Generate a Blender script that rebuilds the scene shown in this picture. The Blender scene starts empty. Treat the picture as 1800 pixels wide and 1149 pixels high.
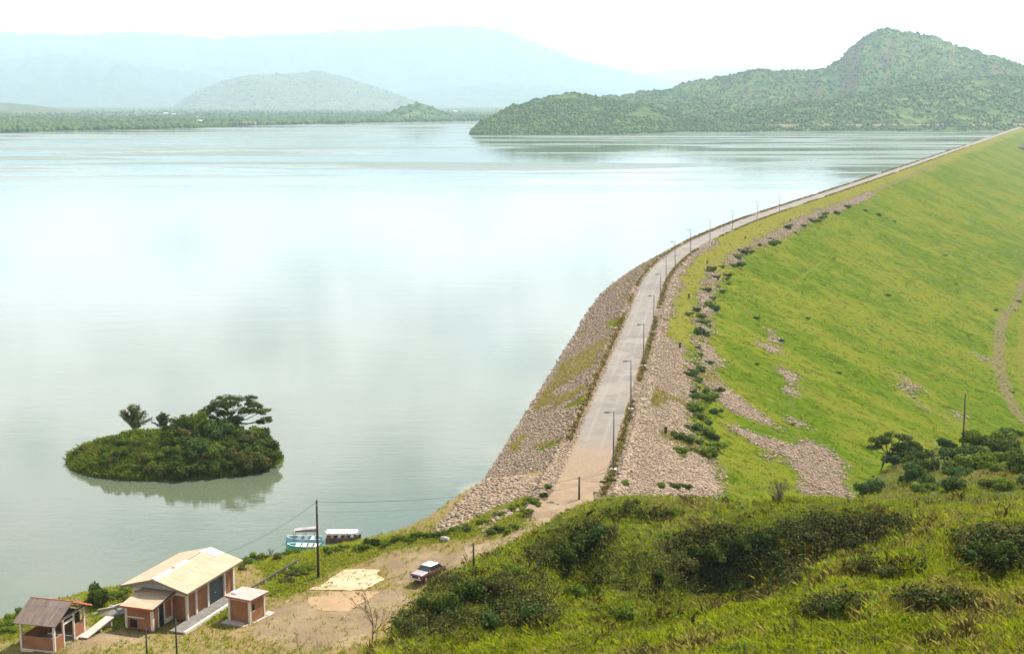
import bpy, bmesh, math, random
import numpy as np
from mathutils import Vector, Matrix

# ------------------------------------------------------------------ camera, sky, sun
random.seed(7); RNG = np.random.default_rng(7)
SC = bpy.context.scene
COL = SC.collection
F, U0, V0, YH, CZ = 2500.0, 900.0, 574.5, 180.0, 52.0
PITCH = math.atan((V0 - YH) / F)
SP, CP = math.sin(PITCH), math.cos(PITCH)
cam = bpy.data.objects.new('camera', bpy.data.cameras.new('camera'))
COL.objects.link(cam)
cam.location = (0, 0, CZ)
cam.rotation_euler = (math.pi / 2 - PITCH, 0, 0)
cam.data.sensor_width = 36.0
cam.data.lens = 36.0 * F / 1800.0
cam.data.clip_start = 0.5
cam.data.clip_end = 60000
SC.camera = cam

SUN_AZ = math.radians(44)      # from +Y towards +X
SUN_EL = math.radians(53)
sl = bpy.data.lights.new('sun', 'SUN')
sl.energy = 4.8; sl.angle = math.radians(0.55); sl.color = (1.0, 0.95, 0.87)
sun = bpy.data.objects.new('sun', sl); COL.objects.link(sun)
sdir = Vector((math.sin(SUN_AZ) * math.cos(SUN_EL), math.cos(SUN_AZ) * math.cos(SUN_EL), math.sin(SUN_EL)))
sun.rotation_euler = (-sdir).to_track_quat('-Z', 'Y').to_euler()
sun.location = (0, 0, 400)

SC.view_settings.view_transform = 'Standard'
SC.view_settings.look = 'None'
SC.view_settings.exposure = 1.03
SC.view_settings.gamma = 1.0
SC.render.engine = 'CYCLES'
SC.cycles.max_bounces = 5
SC.cycles.diffuse_bounces = 2
SC.cycles.glossy_bounces = 3
SC.cycles.transmission_bounces = 2
SC.cycles.volume_bounces = 1
SC.cycles.transparent_max_bounces = 4
SC.cycles.use_denoising = True
SC.cycles.sample_clamp_indirect = 4.0


class NT:
    """small node-tree writer"""
    def __init__(self, tree):
        self.t = tree
        self.t.nodes.clear()

    def n(self, typ, props=None, **ins):
        nd = self.t.nodes.new(typ)
        for k, v in (props or {}).items():
            setattr(nd, k, v)
        for k, v in ins.items():
            key = int(k[1:]) if k[0] == '_' and k[1:].isdigit() else k.replace('_', ' ')
            self.set(nd.inputs[key], v)
        return nd

    def set(self, sock, v):
        if isinstance(v, bpy.types.NodeSocket):
            self.t.links.new(v, sock)
        elif isinstance(v, bpy.types.Node):
            self.t.links.new(v.outputs[0], sock)
        elif isinstance(v, (tuple, list)) and len(v) == 3 and sock.type == 'RGBA':
            sock.default_value = (*v, 1)
        else:
            sock.default_value = v

    def math(self, op, a, b=0.0, clamp=False):
        nd = self.t.nodes.new('ShaderNodeMath'); nd.operation = op; nd.use_clamp = clamp
        self.set(nd.inputs[0], a); self.set(nd.inputs[1], b)
        return nd.outputs[0]

    def mix(self, fac, a, b, mode='MIX'):
        nd = self.t.nodes.new('ShaderNodeMix'); nd.data_type = 'RGBA'; nd.blend_type = mode
        self.set(nd.inputs[0], fac); self.set(nd.inputs[6], a); self.set(nd.inputs[7], b)
        return nd.outputs[2]

    def ramp(self, v, lo, hi, a=0.0, b=1.0):
        nd = self.t.nodes.new('ShaderNodeMapRange'); nd.clamp = True; nd.interpolation_type = 'SMOOTHSTEP'
        self.set(nd.inputs[0], v); self.set(nd.inputs[1], lo); self.set(nd.inputs[2], hi)
        self.set(nd.inputs[3], a); self.set(nd.inputs[4], b)
        return nd.outputs[0]

    def noise(self, vec, scale, detail=4.0, rough=0.55, dist=0.0):
        nd = self.n('ShaderNodeTexNoise', None, Scale=scale, Detail=detail, Roughness=rough, Distortion=dist)
        if vec is not None:
            self.set(nd.inputs['Vector'], vec)
        return nd.outputs[0]

    def pos(self, scale=(1, 1, 1), rot=(0, 0, 0)):
        g = self.t.nodes.new('ShaderNodeNewGeometry')
        m = self.n('ShaderNodeMapping', None)
        m.inputs['Scale'].default_value = scale
        m.inputs['Rotation'].default_value = rot
        self.t.links.new(g.outputs['Position'], m.inputs['Vector'])
        return m.outputs[0]

    def attr(self, name):
        return self.n('ShaderNodeAttribute', {'attribute_name': name}).outputs['Fac']


# ---- world: clear-sky model with broken cloud over it
W = bpy.data.worlds.new('World'); SC.world = W; W.use_nodes = True
w = NT(W.node_tree)
sky = w.n('ShaderNodeTexSky', {'sky_type': 'NISHITA', 'sun_disc': False, 'sun_elevation': SUN_EL,
                               'sun_rotation': SUN_AZ, 'altitude': 300.0, 'air_density': 1.0, 'dust_density': 1.6})
tc = w.n('ShaderNodeTexCoord')
mp = w.n('ShaderNodeMapping'); mp.inputs['Scale'].default_value = (1.0, 1.0, 2.6); mp.inputs['Location'].default_value = (0.35, 0.1, 0.2)
w.set(mp.inputs['Vector'], tc.outputs['Generated'])
cn = w.noise(mp.outputs[0], 4.4, 8.0, 0.6, 0.3)
sepz = w.n('ShaderNodeSeparateXYZ', None, Vector=tc.outputs['Generated'])
el = sepz.outputs['Z']
thr = w.ramp(el, 0.02, 0.45, 0.33, 0.49)
cl = w.ramp(w.math('SUBTRACT', cn, thr), -0.05, 0.10)
shade = w.ramp(w.noise(mp.outputs[0], 13.0, 7.0, 0.62, 0.4), 0.32, 0.56, 5.4, 11.4)
lowcl = w.ramp(el, 0.0, 0.5, 1.0, 0.70)
cloudc = w.n('ShaderNodeCombineXYZ')
cv = w.math('MULTIPLY', shade, lowcl)
w.set(cloudc.inputs[0], w.math('MULTIPLY', cv, 1.03)); w.set(cloudc.inputs[1], cv); w.set(cloudc.inputs[2], w.math('MULTIPLY', cv, 0.99))
skycol = w.mix(1.0, sky.outputs[0], (1.0, 0.98, 0.92), 'MULTIPLY')
bgc = w.mix(cl, skycol, cloudc.outputs[0])
bg = w.n('ShaderNodeBackground', None, Color=bgc, Strength=0.10)
wo = w.n('ShaderNodeOutputWorld'); w.set(wo.inputs['Surface'], bg.outputs[0])


# ------------------------------------------------------------------ projection and noise
def ray(u, v):
    x = (u - U0) / F; y = (V0 - v) / F
    return np.array([x, CP + SP * y, -SP + CP * y])


def at_z(u, v, z):
    d = ray(u, v); return np.array([0, 0, CZ]) + d * (z - CZ) / d[2]


def zrow(v, Y):
    """height of the line of sight of picture row v at forward distance Y"""
    y = (V0 - v) / F
    return CZ + Y * (-SP + CP * y) / (CP + SP * y)


def proj(P):
    P = np.asarray(P, float); X, Y, Z = P[..., 0], P[..., 1], P[..., 2] - CZ
    zc = Y * CP - Z * SP; yc = Y * SP + Z * CP
    zc = np.maximum(zc, 1e-3)
    return U0 + F * X / zc, V0 - F * yc / zc


def hash2(ix, iy, seed):
    h = (ix.astype(np.int64) * 374761393 + iy.astype(np.int64) * 668265263 + seed * 974711) & 0x7fffffff
    h = ((h ^ (h >> 13)) * 1274126177) & 0x7fffffff
    h = h ^ (h >> 16)
    return (h & 0xffff) / 65535.0


def vnoise(x, y, seed=0):
    x = np.asarray(x, float); y = np.asarray(y, float)
    ix = np.floor(x); iy = np.floor(y); fx = x - ix; fy = y - iy
    fx = fx * fx * (3 - 2 * fx); fy = fy * fy * (3 - 2 * fy)
    a = hash2(ix, iy, seed); b = hash2(ix + 1, iy, seed); c = hash2(ix, iy + 1, seed); d = hash2(ix + 1, iy + 1, seed)
    return (a + (b - a) * fx) * (1 - fy) + (c + (d - c) * fx) * fy


def fbm(x, y, oct=4, seed=0, gain=0.5):
    s = 0.0; amp = 1.0; tot = 0.0
    for o in range(oct):
        s = s + amp * (vnoise(x * 2 ** o + 17.3 * o, y * 2 ** o - 9.1 * o, seed + o) - 0.5); tot += amp; amp *= gain
    return s / tot * 2


def sstep(x, a, b):
    t = np.clip((np.asarray(x, float) - a) / (b - a), 0, 1)
    return t * t * (3 - 2 * t)


def in_poly(u, v, poly):
    u = np.asarray(u); v = np.asarray(v); inside = np.zeros(u.shape, bool)
    n = len(poly); j = n - 1
    for i in range(n):
        xi, yi = poly[i]; xj, yj = poly[j]
        cond = ((yi > v) != (yj > v)) & (u < (xj - xi) * (v - yi) / (yj - yi + 1e-12) + xi)
        inside ^= cond; j = i
    return inside


def line_d(u, v, pl):
    """distance to a polyline"""
    best = np.full(np.shape(u), 1e9)
    for (x0, y0), (x1, y1) in zip(pl[:-1], pl[1:]):
        dx, dy = x1 - x0, y1 - y0
        t = np.clip(((u - x0) * dx + (v - y0) * dy) / (dx * dx + dy * dy + 1e-9), 0, 1)
        best = np.minimum(best, np.hypot(u - x0 - t * dx, v - y0 - t * dy))
    return best


# ------------------------------------------------------------------ mesh helpers
def link(name, me, mat=None, parent=None):
    o = bpy.data.objects.new(name, me); COL.objects.link(o)
    if mat is not None and me is not None and not me.materials:
        me.materials.append(mat)
    if parent is not None:
        o.parent = parent
    return o


def tag(o, label=None, cat=None, group=None, kind=None):
    if label: o['label'] = label
    if cat: o['category'] = cat
    if group: o['group'] = group
    if kind: o['kind'] = kind
    return o


def np_mesh(name, V, faces, attrs=None, smooth=False):
    """faces: int array (n,3) or (n,4) or a list of such arrays"""
    if not isinstance(faces, list): faces = [faces]
    me = bpy.data.meshes.new(name)
    V = np.ascontiguousarray(V, np.float32)
    me.vertices.add(len(V)); me.vertices.foreach_set('co', V.ravel())
    loops = np.concatenate([f.ravel() for f in faces]).astype(np.int32)
    tot = np.concatenate([np.full(len(f), f.shape[1], np.int32) for f in faces])
    st = np.concatenate([[0], np.cumsum(tot)[:-1]]).astype(np.int32)
    me.loops.add(len(loops)); me.loops.foreach_set('vertex_index', loops)
    me.polygons.add(len(tot)); me.polygons.foreach_set('loop_start', st); me.polygons.foreach_set('loop_total', tot)
    if smooth: me.polygons.foreach_set('use_smooth', np.ones(len(tot), bool))
    for k, a in (attrs or {}).items():
        at = me.attributes.new(k, 'FLOAT', 'POINT'); at.data.foreach_set('value', np.ascontiguousarray(a, np.float32).ravel())
    me.update(calc_edges=True); me.validate()
    return me


def grid_faces(nr, nc):
    i = np.arange(nr * nc).reshape(nr, nc)
    return np.stack([i[:-1, :-1], i[:-1, 1:], i[1:, 1:], i[1:, :-1]], -1).reshape(-1, 4)


def grid_mesh(name, X, Y, Z, attrs=None, smooth=True, flip=False):
    f = grid_faces(*X.shape)
    if flip: f = f[:, ::-1]
    return np_mesh(name, np.stack([X, Y, Z], -1).reshape(-1, 3), f, attrs, smooth)


class MB:
    """collects boxes, prisms, tubes and turned shapes into one mesh"""
    def __init__(self): self.v = []; self.f = []

    def add(self, vs, fs):
        b = len(self.v); self.v += [tuple(p) for p in vs]; self.f += [tuple(i + b for i in f) for f in fs]
        return self

    def box(self, x0, x1, y0, y1, z0, z1):
        return self.add([(x0, y0, z0), (x1, y0, z0), (x1, y1, z0), (x0, y1, z0), (x0, y0, z1), (x1, y0, z1), (x1, y1, z1), (x0, y1, z1)],
                        [(3, 2, 1, 0), (4, 5, 6, 7), (0, 1, 5, 4), (1, 2, 6, 5), (2, 3, 7, 6), (3, 0, 4, 7)])

    def hexa(self, lo, hi):
        """two quads (counter-clockwise from above), bottom and top"""
        return self.add(list(lo) + list(hi), [(3, 2, 1, 0), (4, 5, 6, 7), (0, 1, 5, 4), (1, 2, 6, 5), (2, 3, 7, 6), (3, 0, 4, 7)])

    def prism(self, poly, z0, z1):
        n = len(poly)
        zz0 = z0 if hasattr(z0, '__len__') else [z0] * n
        zz1 = z1 if hasattr(z1, '__len__') else [z1] * n
        vs = [(p[0], p[1], a) for p, a in zip(poly, zz0)] + [(p[0], p[1], a) for p, a in zip(poly, zz1)]
        return self.add(vs, [tuple(range(n - 1, -1, -1)), tuple(range(n, 2 * n))] + [(i, (i + 1) % n, n + (i + 1) % n, n + i) for i in range(n)])

    def tube(self, pts, rad, n=8):
        pts = [Vector(p) for p in pts]
        rad = rad if hasattr(rad, '__len__') else [rad] * len(pts)
        rings = []; up = Vector((0, 0, 1))
        for i, p in enumerate(pts):
            d = (pts[min(i + 1, len(pts) - 1)] - pts[max(i - 1, 0)]).normalized()
            a = d.cross(up if abs(d.z) < 0.95 else Vector((1, 0, 0))).normalized(); b = a.cross(d)
            rings.append([p + (a * math.cos(k * 2 * math.pi / n) + b * math.sin(k * 2 * math.pi / n)) * rad[i] for k in range(n)])
        vs = [q for r in rings for q in r]
        fs = [(i * n + k, i * n + (k + 1) % n, (i + 1) * n + (k + 1) % n, (i + 1) * n + k) for i in range(len(pts) - 1) for k in range(n)]
        fs += [tuple(range(n)), tuple(range((len(pts) - 1) * n + n - 1, (len(pts) - 1) * n - 1, -1))]
        return self.add(vs, fs)

    def build(self, name, mat, parent=None, bevel=0.0, smooth=False):
        me = bpy.data.meshes.new(name)
        me.from_pydata(self.v, [], self.f)
        bm = bmesh.new(); bm.from_mesh(me)
        bmesh.ops.recalc_face_normals(bm, faces=bm.faces)
        if bevel > 0:
            bmesh.ops.bevel(bm, geom=[e for e in bm.edges if len(e.link_faces) == 2 and e.calc_face_angle(0) > 0.5],
                            offset=bevel, segments=2, profile=0.6, affect='EDGES')
        bm.to_mesh(me); bm.free()
        if smooth:
            me.polygons.foreach_set('use_smooth', np.ones(len(me.polygons), bool))
        me.update()
        return link(name, me, mat, parent)


def empty(name, loc, rotz=0.0, label=None, cat=None, group=None):
    o = bpy.data.objects.new(name, None); COL.objects.link(o)
    o.location = loc; o.rotation_euler = (0, 0, rotz); o.empty_display_size = 0.5
    return tag(o, label, cat, group)


def dup(root, loc, rotz=0.0, scale=1.0, label=None, group=None):
    r = root.copy(); COL.objects.link(r)
    r.location = loc; r.rotation_euler = (0, 0, rotz); r.scale = (scale,) * 3 if not hasattr(scale, '__len__') else scale
    if label: r['label'] = label
    if group: r['group'] = group
    for ch in list(root.children):
        c = ch.copy(); COL.objects.link(c); c.parent = r
        for g in list(ch.children):
            d = g.copy(); COL.objects.link(d); d.parent = c
    return r


# ------------------------------------------------------------------ materials
def material(name, fn):
    m = bpy.data.materials.new(name); m.use_nodes = True
    t = NT(m.node_tree)
    out = t.n('ShaderNodeOutputMaterial')
    sh = fn(t)
    t.set(out.inputs['Surface'], sh.outputs[0] if isinstance(sh, bpy.types.Node) else sh)
    return m


def pbr(t, col, rough=0.8, spec=0.3, metal=0.0, bump=None, bstr=0.3, bdist=0.1):
    p = t.n('ShaderNodeBsdfPrincipled', None, Base_Color=col, Roughness=rough, Metallic=metal)
    p.inputs['Specular IOR Level'].default_value = spec
    if bump is not None:
        b = t.n('ShaderNodeBump', None, Height=bump, Strength=bstr, Distance=bdist); t.set(p.inputs['Normal'], b.outputs[0])
    return p


def plain_mat(name, col, rough=0.7, spec=0.3, metal=0.0, vary=0.15, scale=2.0, dirt=None, dirt_amt=0.5):
    def fn(t):
        p = t.n('ShaderNodeTexCoord').outputs['Object']
        n1 = t.noise(p, scale, 5.0, 0.6)
        c = t.mix(t.ramp(n1, 0.3, 0.7), tuple(x * (1 - vary) for x in col), tuple(min(1, x * (1 + vary)) for x in col))
        if dirt is not None:
            n2 = t.noise(p, scale * 0.45, 6.0, 0.65, 0.4)
            c = t.mix(t.math('MULTIPLY', t.ramp(n2, 0.45, 0.72), dirt_amt), c, dirt)
        return pbr(t, c, rough, spec, metal, n1, 0.15, 0.02)
    return material(name, fn)


def leaf_mat(name, dark, light, warm, transl=0.25):
    """leaves whose own colour runs from dark to light by the attribute tint; a few turn the warm tone"""
    def fn(t):
        a = t.attr('tint')
        oi = t.n('ShaderNodeObjectInfo').outputs['Random']
        c = t.mix(t.ramp(a, 0.0, 1.0), dark, light)
        c = t.mix(t.ramp(a, 0.88, 1.0, 0.0, 0.85), c, warm)
        c = t.mix(t.math('MULTIPLY', oi, 0.35), c, tuple((d * 0.6 + w_ * 0.4) for d, w_ in zip(light, warm)))
        d = pbr(t, c, 0.75, 0.08)
        tr = t.n('ShaderNodeBsdfTranslucent', None, Color=t.mix(0.5, c, light))
        return t.n('ShaderNodeMixShader', None, _0=transl, _1=d.outputs[0], _2=tr.outputs[0])
    return material(name, fn)


M = {}
M['leaf_dark'] = leaf_mat('dark_leaves', (0.014, 0.032, 0.003), (0.075, 0.115, 0.010), (0.11, 0.08, 0.022), 0.3)
M['leaf_mid'] = leaf_mat('green_leaves', (0.034, 0.072, 0.004), (0.150, 0.215, 0.014), (0.18, 0.15, 0.03), 0.3)
M['leaf_olive'] = leaf_mat('olive_leaves', (0.034, 0.045, 0.008), (0.120, 0.130, 0.024), (0.15, 0.10, 0.04), 0.3)
M['leaf_teal'] = leaf_mat('bluish_leaves', (0.016, 0.045, 0.008), (0.070, 0.130, 0.022), (0.10, 0.12, 0.03), 0.3)
M['leaf_shade'] = leaf_mat('shade_dark_leaves', (0.006, 0.014, 0.002), (0.036, 0.056, 0.006), (0.06, 0.04, 0.012), 0.15)  # near-black greens: shade of the hillside hollows put into the leaf colour
M['grass_blade'] = leaf_mat('grass_blades', (0.105, 0.150, 0.003), (0.330, 0.370, 0.012), (0.42, 0.36, 0.05), 0.45)
M['grass_dry'] = leaf_mat('dry_grass_blades', (0.20, 0.18, 0.03), (0.38, 0.32, 0.08), (0.30, 0.18, 0.08), 0.45)
M['grass_brown'] = leaf_mat('brown_weeds', (0.040, 0.028, 0.010), (0.14, 0.100, 0.026), (0.18, 0.12, 0.04), 0.3)
M['bark'] = plain_mat('bark', (0.085, 0.065, 0.048), 0.9, 0.1, vary=0.35, scale=6)
M['bark_pale'] = plain_mat('pale_bark', (0.20, 0.16, 0.12), 0.9, 0.1, vary=0.3, scale=6)
M['pole_wood'] = plain_mat('weathered_pole_wood', (0.060, 0.050, 0.042), 0.85, 0.2, vary=0.3, scale=3)
M['pole_metal'] = plain_mat('grey_pole_paint', (0.13, 0.13, 0.13), 0.55, 0.4, 0.3, vary=0.2, scale=2)
M['concrete'] = plain_mat('concrete', (0.36, 0.315, 0.26), 0.9, 0.2, vary=0.15, scale=1.5, dirt=(0.25, 0.20, 0.14), dirt_amt=0.6)
M['concrete_lamp'] = plain_mat('pale_concrete', (0.40, 0.355, 0.30), 0.9, 0.2, vary=0.1, scale=2, dirt=(0.3, 0.25, 0.2), dirt_amt=0.4)
M['white_trim'] = plain_mat('cream_painted_concrete', (0.62, 0.56, 0.47), 0.8, 0.3, vary=0.08, scale=2, dirt=(0.42, 0.34, 0.26), dirt_amt=0.5)
M['gable_grey'] = plain_mat('grey_painted_board', (0.44, 0.45, 0.42), 0.75, 0.3, vary=0.1, scale=1.2, dirt=(0.28, 0.27, 0.24))
M['roof_red'] = plain_mat('red_painted_fascia', (0.36, 0.085, 0.05), 0.7, 0.3, vary=0.2, scale=2, dirt=(0.18, 0.07, 0.05))
M['roof_white'] = plain_mat('white_ridge_cap', (0.78, 0.77, 0.72), 0.6, 0.3, vary=0.06, scale=2, dirt=(0.4, 0.36, 0.3), dirt_amt=0.4)
M['dark_void'] = plain_mat('dark_glass', (0.012, 0.012, 0.014), 0.25, 0.5, vary=0.2, scale=2)
M['door_grey'] = plain_mat('blue_grey_steel_door', (0.060, 0.075, 0.085), 0.55, 0.4, 0.2, vary=0.2, scale=1.5, dirt=(0.10, 0.08, 0.06))
M['timber'] = plain_mat('dark_roof_timber', (0.055, 0.045, 0.035), 0.9, 0.2, vary=0.3, scale=4)
M['pipe'] = plain_mat('pale_pipe_paint', (0.58, 0.58, 0.55), 0.5, 0.4, vary=0.1, scale=1.5, dirt=(0.3, 0.27, 0.22))
M['rail_dark'] = plain_mat('dark_rail_steel', (0.075, 0.062, 0.055), 0.7, 0.3, 0.3, vary=0.3, scale=1.5)
M['car_red'] = plain_mat('maroon_car_paint', (0.095, 0.016, 0.014), 0.35, 0.5, vary=0.15, scale=1.0, dirt=(0.12, 0.07, 0.05), dirt_amt=0.35)
M['car_white'] = plain_mat('white_car_roof_paint', (0.80, 0.79, 0.76), 0.35, 0.5, vary=0.03, scale=1.0)
M['car_hood'] = plain_mat('hood_paint_with_reflection', (0.34, 0.27, 0.27), 0.28, 0.6, 0.2, vary=0.06, scale=1.2)  # pale tone is the hood's reflection put into its colour
M['chrome'] = plain_mat('chrome_trim', (0.62, 0.62, 0.62), 0.2, 0.5, 0.9, vary=0.05, scale=2)
M['glass'] = plain_mat('window_glass', (0.020, 0.026, 0.028), 0.08, 0.7, vary=0.1, scale=1)
M['rubber'] = plain_mat('tyre_rubber', (0.018, 0.018, 0.018), 0.9, 0.2, vary=0.2, scale=5)
M['lamp_glass'] = plain_mat('headlight_glass', (0.70, 0.70, 0.66), 0.15, 0.6, vary=0.05, scale=3)
M['boat_turq'] = plain_mat('turquoise_hull_paint', (0.045, 0.40, 0.36), 0.45, 0.4, vary=0.15, scale=1.2, dirt=(0.12, 0.25, 0.22), dirt_amt=0.4)
M['boat_blue'] = plain_mat('pale_blue_hull_paint', (0.25, 0.48, 0.50), 0.5, 0.4, vary=0.12, scale=1.2)
M['boat_white'] = plain_mat('white_boat_paint', (0.78, 0.78, 0.76), 0.45, 0.4, vary=0.05, scale=1.0, dirt=(0.5, 0.45, 0.4), dirt_amt=0.3)
M['boat_pink'] = plain_mat('faded_pink_seat_cover', (0.55, 0.28, 0.27), 0.7, 0.3, vary=0.3, scale=1.5)
M['boat_tarp'] = plain_mat('grey_canopy_cloth', (0.27, 0.25, 0.255), 0.85, 0.2, vary=0.3, scale=1.3, dirt=(0.30, 0.20, 0.18), dirt_amt=0.6)
M['boat_brown'] = plain_mat('brown_wood_hull', (0.16, 0.085, 0.055), 0.7, 0.3, vary=0.25, scale=2)
M['wire'] = plain_mat('black_cable', (0.03, 0.03, 0.03), 0.6, 0.3, vary=0.1)


def brick_fn(t):
    p = t.n('ShaderNodeTexCoord').outputs['Object']
    s = t.n('ShaderNodeSeparateXYZ', None, Vector=p)
    cb = t.n('ShaderNodeCombineXYZ', None, X=t.math('ADD', s.outputs[0], s.outputs[1]), Y=s.outputs[2])
    b = t.n('ShaderNodeTexBrick', None, Vector=cb.outputs[0], Color1=(0.285, 0.108, 0.042), Color2=(0.225, 0.084, 0.034), Mortar=(0.29, 0.155, 0.085), Scale=1.0)
    b.inputs['Brick Width'].default_value = 0.30; b.inputs['Row Height'].default_value = 0.11; b.inputs['Mortar Size'].default_value = 0.010
    n1 = t.noise(p, 0.9, 6.0, 0.6)
    c = t.mix(t.ramp(n1, 0.35, 0.75, 0.0, 0.55), b.outputs['Color'], (0.36, 0.19, 0.11))
    n2 = t.ramp(s.outputs[2], 0.0, 0.5, 0.35, 0.0)
    c = t.mix(t.math('MULTIPLY', n2, t.ramp(t.noise(p, 2.2, 5.0), 0.3, 0.6)), c, (0.20, 0.14, 0.10))
    return pbr(t, c, 0.9, 0.2, 0, b.outputs['Fac'], 0.3, 0.01)


M['brick'] = material('terracotta_block_wall', brick_fn)


def sheet_fn(col, streak, patch, dirt):
    """corrugated roofing: ribs down the local y direction, joints between sheets, weather streaks"""
    def fn(t):
        p = t.n('ShaderNodeTexCoord').outputs['Object']
        s = t.n('ShaderNodeSeparateXYZ', None, Vector=p)
        wv = t.math('SINE', t.math('MULTIPLY', s.outputs[0], 36.0))
        m1 = t.n('ShaderNodeMapping', None, Vector=p); m1.inputs['Scale'].default_value = (2.2, 0.35, 0.35)
        n1 = t.noise(m1.outputs[0], 1.6, 6.0, 0.6)
        m2 = t.n('ShaderNodeMapping', None, Vector=p); m2.inputs['Scale'].default_value = (0.45, 0.5, 0.5)
        n2 = t.noise(m2.outputs[0], 1.3, 3.0, 0.5)
        c = t.mix(t.ramp(n1, 0.35, 0.72), col, streak)
        c = t.mix(t.ramp(n2, 0.5, 0.72, 0, 0.55), c, patch)
        jx = t.math('PINGPONG', s.outputs[0], 0.46)
        c = t.mix(t.math('MULTIPLY', t.ramp(jx, 0.0, 0.03, 1.0, 0.0), 0.65), c, dirt)
        jy = t.math('PINGPONG', s.outputs[1], 1.18)
        c = t.mix(t.math('MULTIPLY', t.ramp(jy, 0.0, 0.05, 1.0, 0.0), 0.6), c, dirt)
        return pbr(t, c, 0.75, 0.25, 0, wv, 0.5, 0.02)
    return fn


M['roof_tan'] = material('tan_fibre_cement_sheets', sheet_fn((0.42, 0.315, 0.205), (0.33, 0.235, 0.15), (0.47, 0.365, 0.255), (0.20, 0.14, 0.09)))
M['roof_rust'] = material('rusty_brown_sheets', sheet_fn((0.125, 0.086, 0.066), (0.195, 0.152, 0.125), (0.10, 0.062, 0.047), (0.06, 0.04, 0.032)))


def ground_fn(t):
    g = t.attr('grass'); dr = t.attr('dirt')
    p = t.pos()
    n1 = t.noise(p, 0.22, 6.0, 0.62, 0.3); n2 = t.noise(p, 1.4, 5.0, 0.65); n3 = t.noise(p, 6.0, 4.0, 0.6); n4 = t.noise(p, 0.075, 4.0, 0.6)
    dirt = t.mix(t.ramp(n1, 0.35, 0.68), (0.180, 0.128, 0.068), (0.255, 0.190, 0.103))
    dirt = t.mix(t.ramp(n2, 0.48, 0.70, 0, 0.6), dirt, (0.17, 0.12, 0.085))
    dry = t.mix(t.ramp(n2, 0.3, 0.7), (0.150, 0.122, 0.040), (0.215, 0.160, 0.065))
    dry = t.mix(t.ramp(n4, 0.46, 0.6, 0, 0.65), dry, (0.235, 0.145, 0.072))
    grn = t.mix(t.ramp(n3, 0.3, 0.7), (0.060, 0.085, 0.006), (0.130, 0.145, 0.012))
    c = t.mix(t.ramp(t.math('ADD', dr, t.math('MULTIPLY', t.math('SUBTRACT', n1, 0.5), 0.9)), 0.35, 0.65), dry, dirt)
    gm = t.math('ADD', g, t.math('MULTIPLY', t.math('SUBTRACT', t.noise(p, 0.55, 6.0, 0.68), 0.5), 1.1))
    c = t.mix(t.ramp(gm, 0.36, 0.62), c, grn)
    c = t.mix(t.ramp(n3, 0.62, 0.75, 0.0, 0.5), c, (0.13, 0.10, 0.06))
    return pbr(t, c, 0.95, 0.1, 0, t.math('ADD', n3, t.math('MULTIPLY', n2, 2.0)), 0.6, 0.15)


M['ground'] = material('dry_grass_and_earth', ground_fn)


def hillside_fn(t):
    p = t.pos()
    n1 = t.noise(p, 0.10, 5.0, 0.6, 0.4); n2 = t.noise(p, 0.8, 5.0, 0.65); n3 = t.noise(p, 5.0, 4.0, 0.6)
    c = t.mix(t.ramp(n2, 0.32, 0.68), (0.030, 0.040, 0.006), (0.075, 0.088, 0.010))
    c = t.mix(t.ramp(n1, 0.48, 0.66, 0, 0.6), c, (0.105, 0.088, 0.020))
    c = t.mix(t.ramp(n3, 0.52, 0.7, 0, 0.6), c, (0.028, 0.022, 0.010))
    return pbr(t, c, 0.95, 0.1, 0, t.math('ADD', n3, n2), 0.8, 0.25)


M['hillside'] = material('overgrown_hillside', hillside_fn)


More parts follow.
